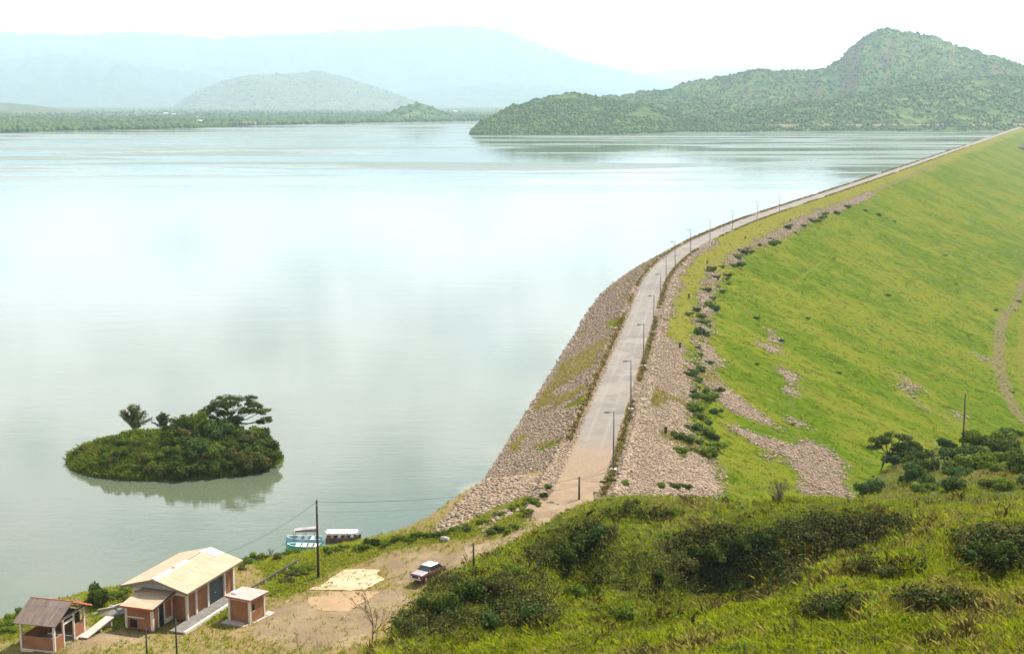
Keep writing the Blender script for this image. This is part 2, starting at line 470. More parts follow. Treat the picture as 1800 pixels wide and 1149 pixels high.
def dam_fn(t):
    r = t.attr('rock'); dry = t.attr('dry'); band = t.attr('bank')
    p = t.pos()
    nb = t.noise(p, 0.16, 5.0, 0.65, 0.3); n2 = t.noise(p, 0.9, 5.0, 0.62); n3 = t.noise(p, 4.5, 3.0, 0.6)
    nl = t.noise(p, 0.028, 5.0, 0.6, 0.5)
    # stone pitching: cells of tan and pinkish blocks
    vo = t.n('ShaderNodeTexVoronoi', None, Vector=p, Scale=1.5); vo2 = t.n('ShaderNodeTexVoronoi', None, Vector=p, Scale=3.1)
    hs = t.n('ShaderNodeSeparateColor', None, Color=vo.outputs['Color']); hs2 = t.n('ShaderNodeSeparateColor', None, Color=vo2.outputs['Color'])
    rk = t.mix(hs.outputs[0], (0.175, 0.128, 0.090), (0.32, 0.240, 0.172))
    rk = t.mix(t.math('MULTIPLY', hs2.outputs[1], 0.5), rk, (0.27, 0.215, 0.165))
    rk = t.mix(t.ramp(vo.outputs['Distance'], 0.36, 0.62, 0, 0.7), rk, (0.10, 0.072, 0.05))
    rk = t.mix(t.ramp(nb, 0.52, 0.74, 0, 0.6), rk, (0.22, 0.17, 0.085))
    # turf: long patches of yellow and deeper green
    gr = t.mix(t.ramp(n2, 0.30, 0.70), (0.046, 0.086, 0.004), (0.090, 0.126, 0.006))
    gr = t.mix(t.ramp(nl, 0.42, 0.56, 0, 0.85), gr, (0.122, 0.134, 0.012))
    gr = t.mix(t.ramp(nb, 0.55, 0.72, 0, 0.55), gr, (0.042, 0.086, 0.005))
    gr = t.mix(t.ramp(t.noise(p, 0.35, 6.0, 0.72), 0.50, 0.62, 0, 0.75), gr, (0.026, 0.046, 0.003))
    gr = t.mix(t.ramp(t.noise(p, 0.11, 5.0, 0.7, 0.6), 0.53, 0.64, 0, 0.6), gr, (0.135, 0.125, 0.014))
    gr = t.mix(t.ramp(n3, 0.60, 0.76, 0, 0.5), gr, (0.070, 0.090, 0.018))
    gr = t.mix(t.ramp(t.noise(p, 0.055, 6.0, 0.7, 1.2), 0.54, 0.64, 0, 0.55), gr, (0.150, 0.140, 0.022))
    gr = t.mix(t.ramp(t.noise(t.pos((1, 1, 1), (0, 0, 0.6)), 0.22, 6.0, 0.75, 0.8), 0.60, 0.68, 0, 0.55), gr, (0.17, 0.13, 0.055))
    dryc = t.mix(t.ramp(n2, 0.3, 0.7), (0.120, 0.115, 0.016), (0.185, 0.155, 0.035))
    dm = t.math('ADD', dry, t.math('MULTIPLY', t.math('SUBTRACT', n2, 0.5), 0.8))
    gr = t.mix(t.ramp(dm, 0.3, 0.7, 0, 0.9), gr, dryc)
    em = t.math('ADD', t.attr('earth'), t.math('MULTIPLY', t.math('SUBTRACT', t.noise(p, 0.3, 6.0, 0.7), 0.5), 0.9))
    gr = t.mix(t.ramp(em, 0.42, 0.85, 0, 0.8), gr, t.mix(t.ramp(n2, 0.35, 0.65), (0.085, 0.070, 0.032), (0.17, 0.13, 0.070)))
    rm = t.math('ADD', r, t.math('MULTIPLY', t.math('SUBTRACT', t.noise(p, 0.35, 7.0, 0.75), 0.5), 2.0))
    f = t.ramp(rm, 0.42, 0.58)
    c = t.mix(f, gr, rk)
    # stained band at the waterline
    c = t.mix(t.math('MULTIPLY', band, 0.75), c, (0.40, 0.315, 0.24))
    h = t.math('ADD', t.math('MULTIPLY', vo.outputs['Distance'], t.math('MULTIPLY', f, -1.2)), t.math('MULTIPLY', n3, 0.5))
    return pbr(t, c, 0.95, 0.0, 0, h, 1.0, 0.45)


M['dam'] = material('stone_pitching_and_turf', dam_fn)


def stone_fn(t):
    a = t.attr('tint')
    p = t.pos()
    c = t.mix(a, (0.140, 0.102, 0.068), (0.40, 0.300, 0.205))
    c = t.mix(t.ramp(t.noise(p, 0.12, 5.0, 0.65), 0.42, 0.66, 0, 0.55), c, (0.240, 0.175, 0.122))
    c = t.mix(t.ramp(a, 0.80, 0.95, 0, 0.6), c, (0.34, 0.285, 0.225))
    c = t.mix(t.ramp(t.noise(p, 3.0, 4.0), 0.45, 0.7, 0, 0.5), c, (0.22, 0.165, 0.12))
    return pbr(t, c, 0.92, 0.15)


M['stone'] = material('tan_riprap_stone', stone_fn)


def road_fn(t):
    p = t.pos()
    a = t.attr('side')      # -1 .. 1 across the road
    n1 = t.noise(p, 0.35, 6.0, 0.65); n2 = t.noise(p, 3.0, 4.0, 0.6); n3 = t.noise(p, 0.06, 4.0, 0.6)
    c = t.mix(t.ramp(n1, 0.3, 0.7), (0.150, 0.133, 0.110), (0.195, 0.174, 0.146))
    c = t.mix(t.ramp(n3, 0.45, 0.65, 0, 0.5), c, (0.190, 0.152, 0.115))
    aa = t.math('ABSOLUTE', a)
    tr = t.math('ABSOLUTE', t.math('SUBTRACT', aa, 0.40))
    c = t.mix(t.ramp(tr, 0.0, 0.16, 0.45, 0.0), c, (0.235, 0.205, 0.175))
    ed = t.ramp(t.math('ADD', aa, t.math('MULTIPLY', t.math('SUBTRACT', n1, 0.5), 0.5)), 0.78, 1.0, 0, 0.8)
    c = t.mix(ed, c, (0.20, 0.145, 0.10))
    c = t.mix(t.ramp(n2, 0.6, 0.75, 0, 0.35), c, (0.22, 0.19, 0.165))
    c = t.mix(t.ramp(t.noise(p, 0.9, 6.0, 0.75, 1.5), 0.64, 0.68, 0, 0.4), c, (0.19, 0.165, 0.145))
    vp = t.n('ShaderNodeTexVoronoi', {'distance': 'CHEBYCHEV'}, Vector=t.pos((1, 1, 1), (0, 0, .2)), Scale=.16); vs_ = t.n('ShaderNodeSeparateColor', None, Color=vp.outputs['Color'])
    c = t.mix(t.ramp(vs_.outputs[0], .78, .80, 0, .35), c, (0.115, 0.104, 0.092))
    c = t.mix(t.ramp(vs_.outputs[1], .80, .82, 0, .35), c, (0.25, 0.222, 0.185))
    we = t.math('ADD', t.attr('wear'), t.math('MULTIPLY', t.math('SUBTRACT', n1, 0.5), 1.1))
    c = t.mix(t.ramp(we, 0.3, 0.75), c, t.mix(t.ramp(n2, 0.35, 0.7), (0.185, 0.130, 0.080), (0.25, 0.184, 0.118)))
    return pbr(t, c, 0.92, 0.2, 0, n2, 0.25, 0.03)


M['road'] = material('worn_pale_asphalt', road_fn)


def track_fn(t):
    p = t.pos()
    a = t.attr('side')
    n1 = t.noise(p, 0.4, 6.0, 0.65); n2 = t.noise(p, 3.0, 5.0, 0.6)
    c = t.mix(t.ramp(n1, 0.3, 0.7), (0.185, 0.130, 0.078), (0.255, 0.188, 0.118))
    c = t.mix(t.ramp(n2, 0.5, 0.72, 0, 0.5), c, (0.24, 0.165, 0.11))
    c = t.mix(t.ramp(t.math('ABSOLUTE', t.math('SUBTRACT', t.math('ABSOLUTE', a), 0.42)), 0.0, 0.2, 0.4, 0.0), c, (0.235, 0.160, 0.100))
    return pbr(t, c, 0.95, 0.1, 0, n2, 0.5, 0.08)


M['track'] = material('rutted_earth_track', track_fn)


def slab_fn(light, worn, soil):
    def fn(t):
        p = t.pos()
        n1 = t.noise(p, 0.35, 6.0, 0.65, 0.5); n2 = t.noise(p, 2.0, 5.0, 0.6)
        c = t.mix(t.ramp(n1, 0.36, 0.66), light, worn)
        c = t.mix(t.ramp(n2, 0.52, 0.75, 0, 0.5), c, soil)
        return pbr(t, c, 0.9, 0.2, 0, n2, 0.3, 0.03)
    return fn


M['slab_pale'] = material('pale_concrete_slab', slab_fn((0.46, 0.37, 0.24), (0.42, 0.29, 0.165), (0.31, 0.20, 0.11)))
M['slab_dirty'] = material('earth_covered_slab', slab_fn((0.31, 0.205, 0.11), (0.25, 0.165, 0.085), (0.17, 0.125, 0.06)))


def water_fn(t):
    p = t.pos()
    sh = t.attr('shore')
    big = t.noise(t.pos((1 / 560.0, 1 / 105.0, 1), (0, 0, math.radians(-5))), 1.0, 6.0, 0.62, 0.7)
    calm = t.ramp(big, 0.46, 0.54)                       # 1 = wind-ruffled water
    far = t.ramp(t.n('ShaderNodeSeparateXYZ', None, Vector=p).outputs[1], 560.0, 1300.0)
    ruff = t.math('MULTIPLY', calm, far)
    n0 = t.noise(p, 0.03, 3.0, 0.5)
    c = t.mix(t.ramp(n0, 0.3, 0.7), (0.074, 0.095, 0.055), (0.086, 0.107, 0.064))
    c = t.mix(t.ramp(t.math('ADD', sh, t.math('MULTIPLY', t.math('SUBTRACT', t.noise(p, 0.10, 5.0, 0.65), 0.5), 0.6)), 0.35, 1.0, 0, 0.8), c, (0.27, 0.215, 0.145))
    w1 = t.noise(t.pos((0.55, 0.9, 1)), 0.8, 4.0, 0.6); w2 = t.noise(t.pos((0.05, 0.12, 1)), 1.0, 3.0, 0.5)
    h = t.math('ADD', t.math('MULTIPLY', w1, 0.5), t.math('MULTIPLY', w2, 1.0))
    q = t.n('ShaderNodeBsdfPrincipled', None, Base_Color=c, Roughness=t.math('ADD', t.math('MULTIPLY', ruff, 0.26), 0.035), IOR=1.40)
    t.set(q.inputs['Specular IOR Level'], t.math('SUBTRACT', 0.5, t.math('MULTIPLY', ruff, 0.40)))
    b = t.n('ShaderNodeBump', None, Height=h, Strength=0.10, Distance=0.30); t.set(q.inputs['Normal'], b.outputs[0])
    return q


M['water'] = material('turbid_lake_water', water_fn)


def scrub_hill_fn(base, dark, pale, rocky, s=1.0):
    def fn(t):
        p = t.pos()
        n1 = t.noise(p, 0.0045 * s, 5.0, 0.62, 0.3); n2 = t.noise(p, 0.035 * s, 5.0, 0.68); n3 = t.noise(p, 0.13 * s, 3.0, 0.6)
        c = t.mix(t.ramp(n1, 0.36, 0.66), base, pale)
        c = t.mix(t.ramp(n2, 0.42, 0.60, 0, 0.85), c, dark)
        c = t.mix(t.ramp(n3, 0.52, 0.66, 0, 0.7), c, dark)
        g = t.n('ShaderNodeNewGeometry'); nz = t.n('ShaderNodeSeparateXYZ', None, Vector=g.outputs['Normal']).outputs[2]
        rm = t.math('ADD', t.ramp(nz, 0.80, 0.95, 1, 0), t.math('MULTIPLY', t.math('SUBTRACT', n2, 0.5), 1.2))
        c = t.mix(t.ramp(rm, 0.55, 0.85, 0, 0.75), c, rocky)
        return pbr(t, c, 0.95, 0.05, 0, t.math('ADD', n2, n3), 1.0, 6.0)
    return fn


M['hill_near'] = material('scrub_covered_hill', scrub_hill_fn((0.066, 0.118, 0.024), (0.028, 0.056, 0.012), (0.125, 0.175, 0.038), (0.10, 0.072, 0.052)))
M['hill_far'] = material('pale_scrub_hill', scrub_hill_fn((0.080, 0.100, 0.036), (0.034, 0.052, 0.022), (0.16, 0.145, 0.065), (0.19, 0.15, 0.10), 0.7))
M['mountain'] = material('forested_mountain', scrub_hill_fn((0.045, 0.065, 0.030), (0.026, 0.042, 0.020), (0.065, 0.085, 0.035), (0.06, 0.06, 0.04), 0.35))
M['plain'] = material('valley_farmland', scrub_hill_fn((0.060, 0.080, 0.026), (0.026, 0.042, 0.016), (0.15, 0.15, 0.055), (0.10, 0.08, 0.05), 0.5))


# ------------------------------------------------------------------ the dam axis
LAMPS = [(1078, 827), (1109, 720.6), (1131, 644.5), (1148, 584.5), (1160, 539.7), (1171, 499), (1187, 472), (1214, 446.6),
         (1248, 425), (1287, 406.5), (1330.5, 388), (1370, 373.6)]
CREST_Z = 6.0
LP = np.array([at_z(u, v, CREST_Z)[:2] for u, v in LAMPS])
FARP = np.array([at_z(u, v, CREST_Z)[:2] for u, v in [(1500, 329.5), (1640, 280.5), (1797, 224)]])
base_pts = np.vstack([LP, FARP])
tg = np.gradient(base_pts, axis=0); tg /= np.linalg.norm(tg, axis=1)[:, None]
nr = np.c_[tg[:, 1], -tg[:, 0]]                       # to the right: downstream
ctr = base_pts - nr * 3.7
d0 = (ctr[1] - ctr[0]); d0 /= np.linalg.norm(d0)
ctr = np.vstack([ctr[0] - d0 * 18 + np.array([-0.5, 0]), ctr])


def spline(P, step):
    """Catmull-Rom through P, resampled evenly"""
    Q = np.vstack([2 * P[0] - P[1], P, 2 * P[-1] - P[-2]]); out = []
    for i in range(1, len(Q) - 2):
        p0, p1, p2, p3 = Q[i - 1:i + 3]
        # centripetal-style tangents for uneven spacing
        l0, l1, l2 = (np.linalg.norm(b - a) for a, b in ((p0, p1), (p1, p2), (p2, p3)))
        m1 = (p2 - p0) / (l0 + l1) * l1; m2 = (p3 - p1) / (l1 + l2) * l1
        t = np.linspace(0, 1, 80, endpoint=False)[:, None]
        out.append((2 * t**3 - 3 * t**2 + 1) * p1 + (t**3 - 2 * t**2 + t) * m1 + (-2 * t**3 + 3 * t**2) * p2 + (t**3 - t**2) * m2)
    R = np.vstack(out + [P[-1:]])
    s = np.r_[0, np.cumsum(np.linalg.norm(np.diff(R, axis=0), axis=1))]
    ss = np.arange(0, s[-1], step)
    return np.c_[np.interp(ss, s, R[:, 0]), np.interp(ss, s, R[:, 1])], ss


AX, AXS = spline(ctr, 1.0)
k = np.ones(25) / 25
for c_ in (0, 1):
    pad = np.r_[AX[0, c_] - (AX[1, c_] - AX[0, c_]) * np.arange(12, 0, -1), AX[:, c_], AX[-1, c_] + (AX[-1, c_] - AX[-2, c_]) * np.arange(1, 13)]
    AX[:, c_] = np.convolve(pad, k, 'valid')
AXT = np.gradient(AX, axis=0); AXT /= np.linalg.norm(AXT, axis=1)[:, None]
AXN = np.c_[AXT[:, 1], -AXT[:, 0]]
TOE_Z = -33.0
OFF_DN = 4.6 + (CREST_Z - TOE_Z) * 2.5


def dam_profile(o):
    """height of the dam at offset o from the crest line (negative towards the lake)"""
    o = np.asarray(o, float)
    z = np.full(o.shape, CREST_Z)
    z = np.where(o < -4.3, CREST_Z - (-4.3 - o) / 1.85, z)
    z = np.where(o > 4.6, CREST_Z - (o - 4.6) / 2.5, z)
    ridge = 0.35 * np.exp(-((o + 4.2) / 0.8) ** 2) + 0.2 * np.exp(-((o - 5.0) / 0.8) ** 2)
    return z + ridge


def axis_at(s):
    i = np.clip(np.asarray(s, float), 0, len(AX) - 1.001); j = i.astype(int); f = (i - j)[..., None]
    p = AX[j] * (1 - f) + AX[j + 1] * f
    n = AXN[j] * (1 - f) + AXN[j + 1] * f
    return p, n / np.linalg.norm(n, axis=-1, keepdims=True)


def dam_so(x, y):
    """along / across coordinates of ground points"""
    x = np.atleast_1d(x).astype(float); y = np.atleast_1d(y).astype(float)
    sub = np.r_[0:700:4, 700:len(AX):20]
    S = np.empty(x.shape); O = np.empty(x.shape)
    for a in range(0, len(x), 4000):
        xs = x[a:a + 4000, None]; ys = y[a:a + 4000, None]
        d = (xs - AX[sub, 0]) ** 2 + (ys - AX[sub, 1]) ** 2
        j = sub[np.argmin(d, 1)]
        dx = x[a:a + 4000] - AX[j, 0]; dy = y[a:a + 4000] - AX[j, 1]
        al = dx * AXT[j, 0] + dy * AXT[j, 1]
        S[a:a + 4000] = j + al
        O[a:a + 4000] = dx * AXN[j, 0] + dy * AXN[j, 1]
    return S, O


# ------------------------------------------------------------------ ground heights
SHORE_PX = [(-400, 1150), (0, 1098), (60, 1058), (150, 1042), (210, 1026), (420, 992), (480, 976), (540, 968), (640, 958), (700, 952), (770, 936), (800, 915)]
SHORE = np.array([at_z(u, v, 0.0)[:2] for u, v in SHORE_PX])
SHORE = np.vstack([SHORE, [[-4.0, 180], [6, 186], [60, 190]]])
D0 = np.array([6.5, 168.0])


def smooth_prof(x, X, Yv):
    return (np.interp(x - 1.2, X, Yv) + np.interp(x, X, Yv) + np.interp(x + 1.2, X, Yv)) / 3


def g_flat(x, y):
    d = (smooth_prof(x, SHORE[:, 0], SHORE[:, 1]) - y) * 0.94
    d = d + 0.9 * fbm(x * 0.16, y * 0.16, 3, 5)
    z = np.where(d < 0, 0.30 * d, np.where(d < 5, 0.24 * d, 1.2 + 0.055 * (d - 5)))
    z = np.minimum(z, 2.5)
    w_ = np.clip(sstep(40 - np.hypot((x - D0[0]), (y - D0[1])), 0, 32) * sstep(d, -1, 9), 0, 1)
    z = z + (5.75 - z) * w_
    z = z + 0.10 * fbm(x * 0.35, y * 0.35, 3, 3) * sstep(d, 0, 4)
    wb = sstep(np.hypot((x + 33.0), (y - 138.0)), 12.0, 8.0)
    z = z + (1.58 - z) * wb * sstep(d, 2, 6)
    z = z - 3.0 * sstep(x, 11, 17) * sstep(y, 158, 168) - 46 * sstep(x, 21, 50)
    return z, d


# stations of the hillside the camera stands on: forward distance and picture row or height
HS = {  # u: [near bank v@Y, first shoulder, dip, rise, second shoulder, dip, further slope start, end]
    -600: [(50, 1420), (62, 1420), (72, 1430), (80, 1430), (90, 1400), (99, 1420), ('z', 118, -1), ('z', 150, -12)],
    300: [(50, 1420), (62, 1420), (72, 1430), (80, 1430), (90, 1400), (99, 1420), ('z', 118, -1), ('z', 150, -12)],
    560: [(50, 1330), (62, 1290), (72, 1300), (80, 1290), (90, 1265), (99, 1290), ('z', 118, -0.5), ('z', 150, -12)],
    650: [(50, 1300), (62, 1250), (72, 1230), (82, 1190), (92, 1132), (102, 1168), ('z', 126, -2), ('z', 160, -12)],
    700: [(50, 1290), (62, 1230), (72, 1200), (84, 1110), (97, 1052), (107, 1088), ('z', 130, -2), ('z', 165, -12)],
    760: [(50, 1290), (64, 1215), (75, 1170), (88, 1065), (103, 1004), (112, 1038), ('z', 135, -2), ('z', 170, -12)],
    830: [(50, 1290), (66, 1205), (78, 1145), (92, 1040), (108, 980), (118, 1012), ('z', 138, -2), ('z', 175, -12)],
    890: [(50, 1290), (68, 1195), (80, 1130), (95, 1030), (112, 966), (122, 1000), ('z', 140, -2), ('z', 180, -12)],
    940: [(50, 1290), (70, 1185), (82, 1120), (98, 1012), (118, 940), (128, 972), ('z', 143, 1), ('z', 180, -12)],
    985: [(50, 1290), (72, 1175), (84, 1110), (100, 1002), (121, 908), (131, 938), ('z', 147, 2), ('z', 185, -12)],
    1012: [(50, 1290), (73, 1168), (85, 1110), (102, 995), (123, 886), (133, 915), ('z', 150, 2), ('z', 190, -12)],
    1050: [(50, 1290), (74, 1158), (86, 1110), (103, 985), (125, 873), (135, 905), ('z', 153, 2), ('z', 195, -14)],
    1085: [(50, 1285), (75, 1142), (87, 1130), (104, 970), (126, 864), (137, 897), ('z', 155, 2), ('z', 200, -20)],
    1200: [(50, 1275), (78, 1102), (90, 1112), (105, 985), (126, 870), (138, 905), ('z', 156, 2), ('z', 205, -26)],
    1300: [(50, 1265), (82, 1054), (94, 1072), (107, 972), (124, 874), (136, 910), ('z', 156, 0), ('z', 210, -30)],
    1440: [(50, 1250), (88, 985), (100, 1003), (110, 935), (122, 878), (134, 915), ('z', 160, -6), ('z', 215, -34)],
    1500: [(50, 1240), (91, 957), (102, 972), (111, 925), (120, 882), (132, 910), (152, 868), (175, 862)],
    1545: [(50, 1235), (93, 942), (103, 955), (111, 920), (119, 886), (131, 905), (152, 864), (186, 822)],
    1600: [(50, 1225), (95, 922), (104, 934), (111, 908), (118, 884), (130, 900), (152, 860), (194, 798)],
    1660: [(50, 1215), (97, 904), (105, 914), (111, 897), (117, 881), (129, 896), (150, 855), (198, 783)],
    1740: [(50, 1205), (99, 892), (106, 899), (111, 888), (116, 878), (128, 893), (148, 850), (202, 764)],
    1800: [(50, 1195), (100, 884), (106, 890), (110, 882), (115, 876), (127, 890), (146, 842), (204, 752)],
    2300: [(50, 1160), (100, 850), (106, 856), (110, 850), (115, 846), (127, 860), (146, 815), (204, 720)],
}
hu = np.array(sorted(HS)); hY = []; hZ = []
for u in hu:
    yy = [2.0, 8.0, 20.0]; zz = [50.2, 46.3, 37.5]
    for st in HS[u]:
        if st[0] == 'z': yy.append(st[1]); zz.append(st[2])
        else: yy.append(st[0]); zz.append(zrow(st[1], st[0]))
    yy.append(yy[-1] + 60); zz.append(-46.0)
    zz[2] = min(37.5, zz[3] + 12)
    hY.append(yy); hZ.append(zz)
hY = np.array(hY, float); hZ = np.array(hZ, float)
# the columns are straight lines of sight on the ground plan: x = a * y
ha = np.array([(u - U0) / F / ray(u, 900)[1] for u in hu])
ga = np.linspace(-0.62, 0.62, 621); gY = np.r_[2:60:2.0, 60:262:0.8]
kY = np.stack([np.interp(ga, ha, hY[:, j]) for j in range(hY.shape[1])], 1)
kZ = np.stack([np.interp(ga, ha, hZ[:, j]) for j in range(hZ.shape[1])], 1)
ker = np.hanning(17); ker /= ker.sum()
for j in range(kY.shape[1]):
    kY[:, j] = np.convolve(np.pad(kY[:, j], 8, 'edge'), ker, 'valid'); kZ[:, j] = np.convolve(np.pad(kZ[:, j], 8, 'edge'), ker, 'valid')
HZ = np.stack([np.interp(gY, kY[i], kZ[i]) for i in range(len(ga))], 0)      # [a, Y]
ker2 = np.hanning(9); ker2 /= ker2.sum()
for i in range(len(ga)):
    HZ[i, 29:] = np.convolve(np.pad(HZ[i, 29:], 4, 'edge'), ker2, 'valid')
GA, GY = np.meshgrid(ga, gY, indexing='ij'); GX = GA * GY
HZ += (0.55 * fbm(GX * 0.10, GY * 0.10, 4, 21) + 1.25 * fbm((GX - GY * 0.55) * 0.12, (GX * 0.5 + GY) * 0.035, 3, 22)) * sstep(GY, 25, 60) * 0.9


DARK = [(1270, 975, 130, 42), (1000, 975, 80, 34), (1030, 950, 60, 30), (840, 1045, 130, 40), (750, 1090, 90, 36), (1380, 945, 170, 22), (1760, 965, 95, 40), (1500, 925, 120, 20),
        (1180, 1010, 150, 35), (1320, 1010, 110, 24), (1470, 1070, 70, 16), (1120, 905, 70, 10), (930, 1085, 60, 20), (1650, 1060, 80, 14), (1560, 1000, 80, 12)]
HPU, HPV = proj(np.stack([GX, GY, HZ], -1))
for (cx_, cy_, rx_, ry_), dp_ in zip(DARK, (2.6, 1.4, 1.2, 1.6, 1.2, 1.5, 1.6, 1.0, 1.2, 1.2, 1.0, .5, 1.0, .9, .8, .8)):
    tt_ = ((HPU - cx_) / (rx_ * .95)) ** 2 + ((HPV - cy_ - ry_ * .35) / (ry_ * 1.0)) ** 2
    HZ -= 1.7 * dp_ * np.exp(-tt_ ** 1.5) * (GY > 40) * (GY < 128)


def h_hill(x, y):
    y = np.maximum(np.asarray(y, float), 2.0); a = np.clip(np.asarray(x, float) / y, ga[0], ga[-1])
    fi = np.clip((a - ga[0]) / (ga[1] - ga[0]), 0, len(ga) - 1.001); i = fi.astype(int); fi = fi - i
    fj = np.interp(y, gY, np.arange(len(gY))); fj = np.clip(fj, 0, len(gY) - 1.001); j = fj.astype(int); fj = fj - j
    z = (HZ[i, j] * (1 - fi) + HZ[i + 1, j] * fi) * (1 - fj) + (HZ[i, j + 1] * (1 - fi) + HZ[i + 1, j + 1] * fi) * fj
    return np.where(y > 258, -60, z)


def h_dam(x, y):
    S, O = dam_so(x, y)
    return np.where((S > -2) & (O > -24) & (O < OFF_DN), dam_profile(O), -60.0)


def place(u, v, kind='all'):
    """the ground point seen at a picture position"""
    d = ray(u, v); t = np.linspace(40, 700, 6601)
    x, y, z = d[0] * t, d[1] * t, CZ + d[2] * t
    g = g_flat(x, y)[0] if kind in ('all', 'flat') else np.full(t.shape, -9999.0)
    if kind in ('all', 'hill'):
        hh_ = h_hill(x, y); g = np.maximum(g, np.where(hh_ < -30, -9999, hh_))
    if kind in ('all', 'dam'): g = np.maximum(g, h_dam(x, y))
    i = int(np.argmax(z < g))
    if i == 0:
        i = int(np.argmin(np.where(g > -8, z - g, 1e3))); return Vector((d[0] * t[i], d[1] * t[i], g[i]))
    f = (z[i - 1] - g[i - 1]) / max(1e-6, (z[i - 1] - g[i - 1]) - (z[i] - g[i]))
    tt = t[i - 1] + (t[i] - t[i - 1]) * min(max(f, 0), 1)
    return Vector((d[0] * tt, d[1] * tt, CZ + d[2] * tt))


def gz(x, y):
    return float(g_flat(np.array([x]), np.array([y]))[0][0])


# ------------------------------------------------------------------ near ground and hillside
PX_GRASS = [  # picture outlines of the greener patches on the flat, turned into ground masks below
    [(430, 985), (480, 965), (540, 962), (640, 950), (720, 938), (780, 935), (860, 880), (965, 850), (945, 900), (925, 935), (870, 938), (760, 952), (670, 968), (655, 985), (610, 990), (560, 1015), (545, 1030), (500, 1050), (470, 1045), (470, 1005)],
    [(0, 1085), (60, 1060), (60, 1100), (30, 1120), (0, 1130)], [(150, 1040), (240, 1020), (220, 1075), (210, 1110), (165, 1100)],
    [(380, 1080), (405, 1050), (405, 1085), (330, 1105)]]
PX_DIRT = [
    [(640, 975), (700, 970), (800, 965), (930, 950), (960, 930), (940, 990), (830, 1000), (700, 1030), (660, 1000)],
    [(560, 1040), (700, 1030), (730, 1050), (640, 1130), (560, 1149), (420, 1120), (470, 1070)],
    [(90, 1140), (180, 1105), (300, 1105), (260, 1125), (150, 1149)]]
aa = np.linspace(-0.52, 0.32, 421); yy = np.r_[np.arange(58, 110, 2.0), np.arange(110, 200, 0.45)]
A_, Y_ = np.meshgrid(aa, yy, indexing='ij'); X_ = A_ * Y_
Zg, Dg = g_flat(X_, Y_)
pu, pv = proj(np.stack([X_, Y_, Zg], -1))
gm = np.zeros(X_.shape); dm = np.zeros(X_.shape)
for pl in PX_GRASS: gm = np.maximum(gm, in_poly(pu, pv, pl).astype(float))
for pl in PX_DIRT: dm = np.maximum(dm, .8 * in_poly(pu, pv, pl).astype(float))
gm = np.maximum(gm, sstep(Dg, 6.5, 2.5)); gm = np.maximum(gm, 0.16)
gm *= sstep(Dg, -0.4, 0.8)
dm = np.maximum(dm, sstep(Dg, 0.5, -0.5))
PX_STONY = [[(755, 940), (785, 905), (835, 855), (852, 835), (975, 840), (960, 862), (905, 880), (850, 902), (800, 930)], [(838, 930), (862, 905), (905, 892), (910, 900), (870, 918), (850, 938)]]
st_ = np.zeros(X_.shape)
for pl in PX_STONY: st_ = np.maximum(st_, in_poly(pu, pv, pl).astype(float))
dm = np.maximum(dm, st_); gm = gm * (1 - .8 * st_)
for _ in range(14):
    for arr in (gm, dm):
        arr[1:-1, 1:-1] = (arr[:-2, 1:-1] + arr[2:, 1:-1] + arr[1:-1, :-2] + arr[1:-1, 2:] + arr[1:-1, 1:-1]) / 5
ground_X, ground_Y, ground_Z, ground_gm, ground_dm, ground_D, ground_st = X_, Y_, Zg, gm, dm, Dg, st_
ground = link('ground', grid_mesh('ground', X_, Y_, Zg, {'grass': gm, 'dirt': dm}, flip=True), M['ground'])
tag(ground, kind='structure')
hs_ = link('hillside', grid_mesh('hillside', GX, GY, HZ, flip=True), M['hillside'])
tag(hs_, kind='structure')

# ------------------------------------------------------------------ the dam, its road
L_ = len(AX)
ss = np.r_[0:260:0.8, 260:640:1.6, 640:1200:5, 1200:L_ - 1:14, L_ - 1]
oo = np.r_[-23:-4.6:0.45, -4.6:5.6:0.3, 5.6:40:0.7, 40:OFF_DN + 0.1:1.4, OFF_DN + 3, OFF_DN + 8]
S2, O2 = np.meshgrid(ss, oo, indexing='ij')
P2, N2 = axis_at(S2)
DX = P2[..., 0] + N2[..., 0] * O2; DY = P2[..., 1] + N2[..., 1] * O2
DZ = dam_profile(O2)
DZ = np.maximum(DZ, TOE_Z - 1.5)
rough = sstep(np.abs(O2), 4.6, 7.0)
DZ = DZ + rough * (0.16 * fbm(DX * 0.5, DY * 0.5, 3, 31) + 0.45 * fbm(DX * 0.05, DY * 0.05, 3, 32) * sstep(O2, 6, 25))
du, dv = proj(np.stack([DX, DY, DZ], -1))
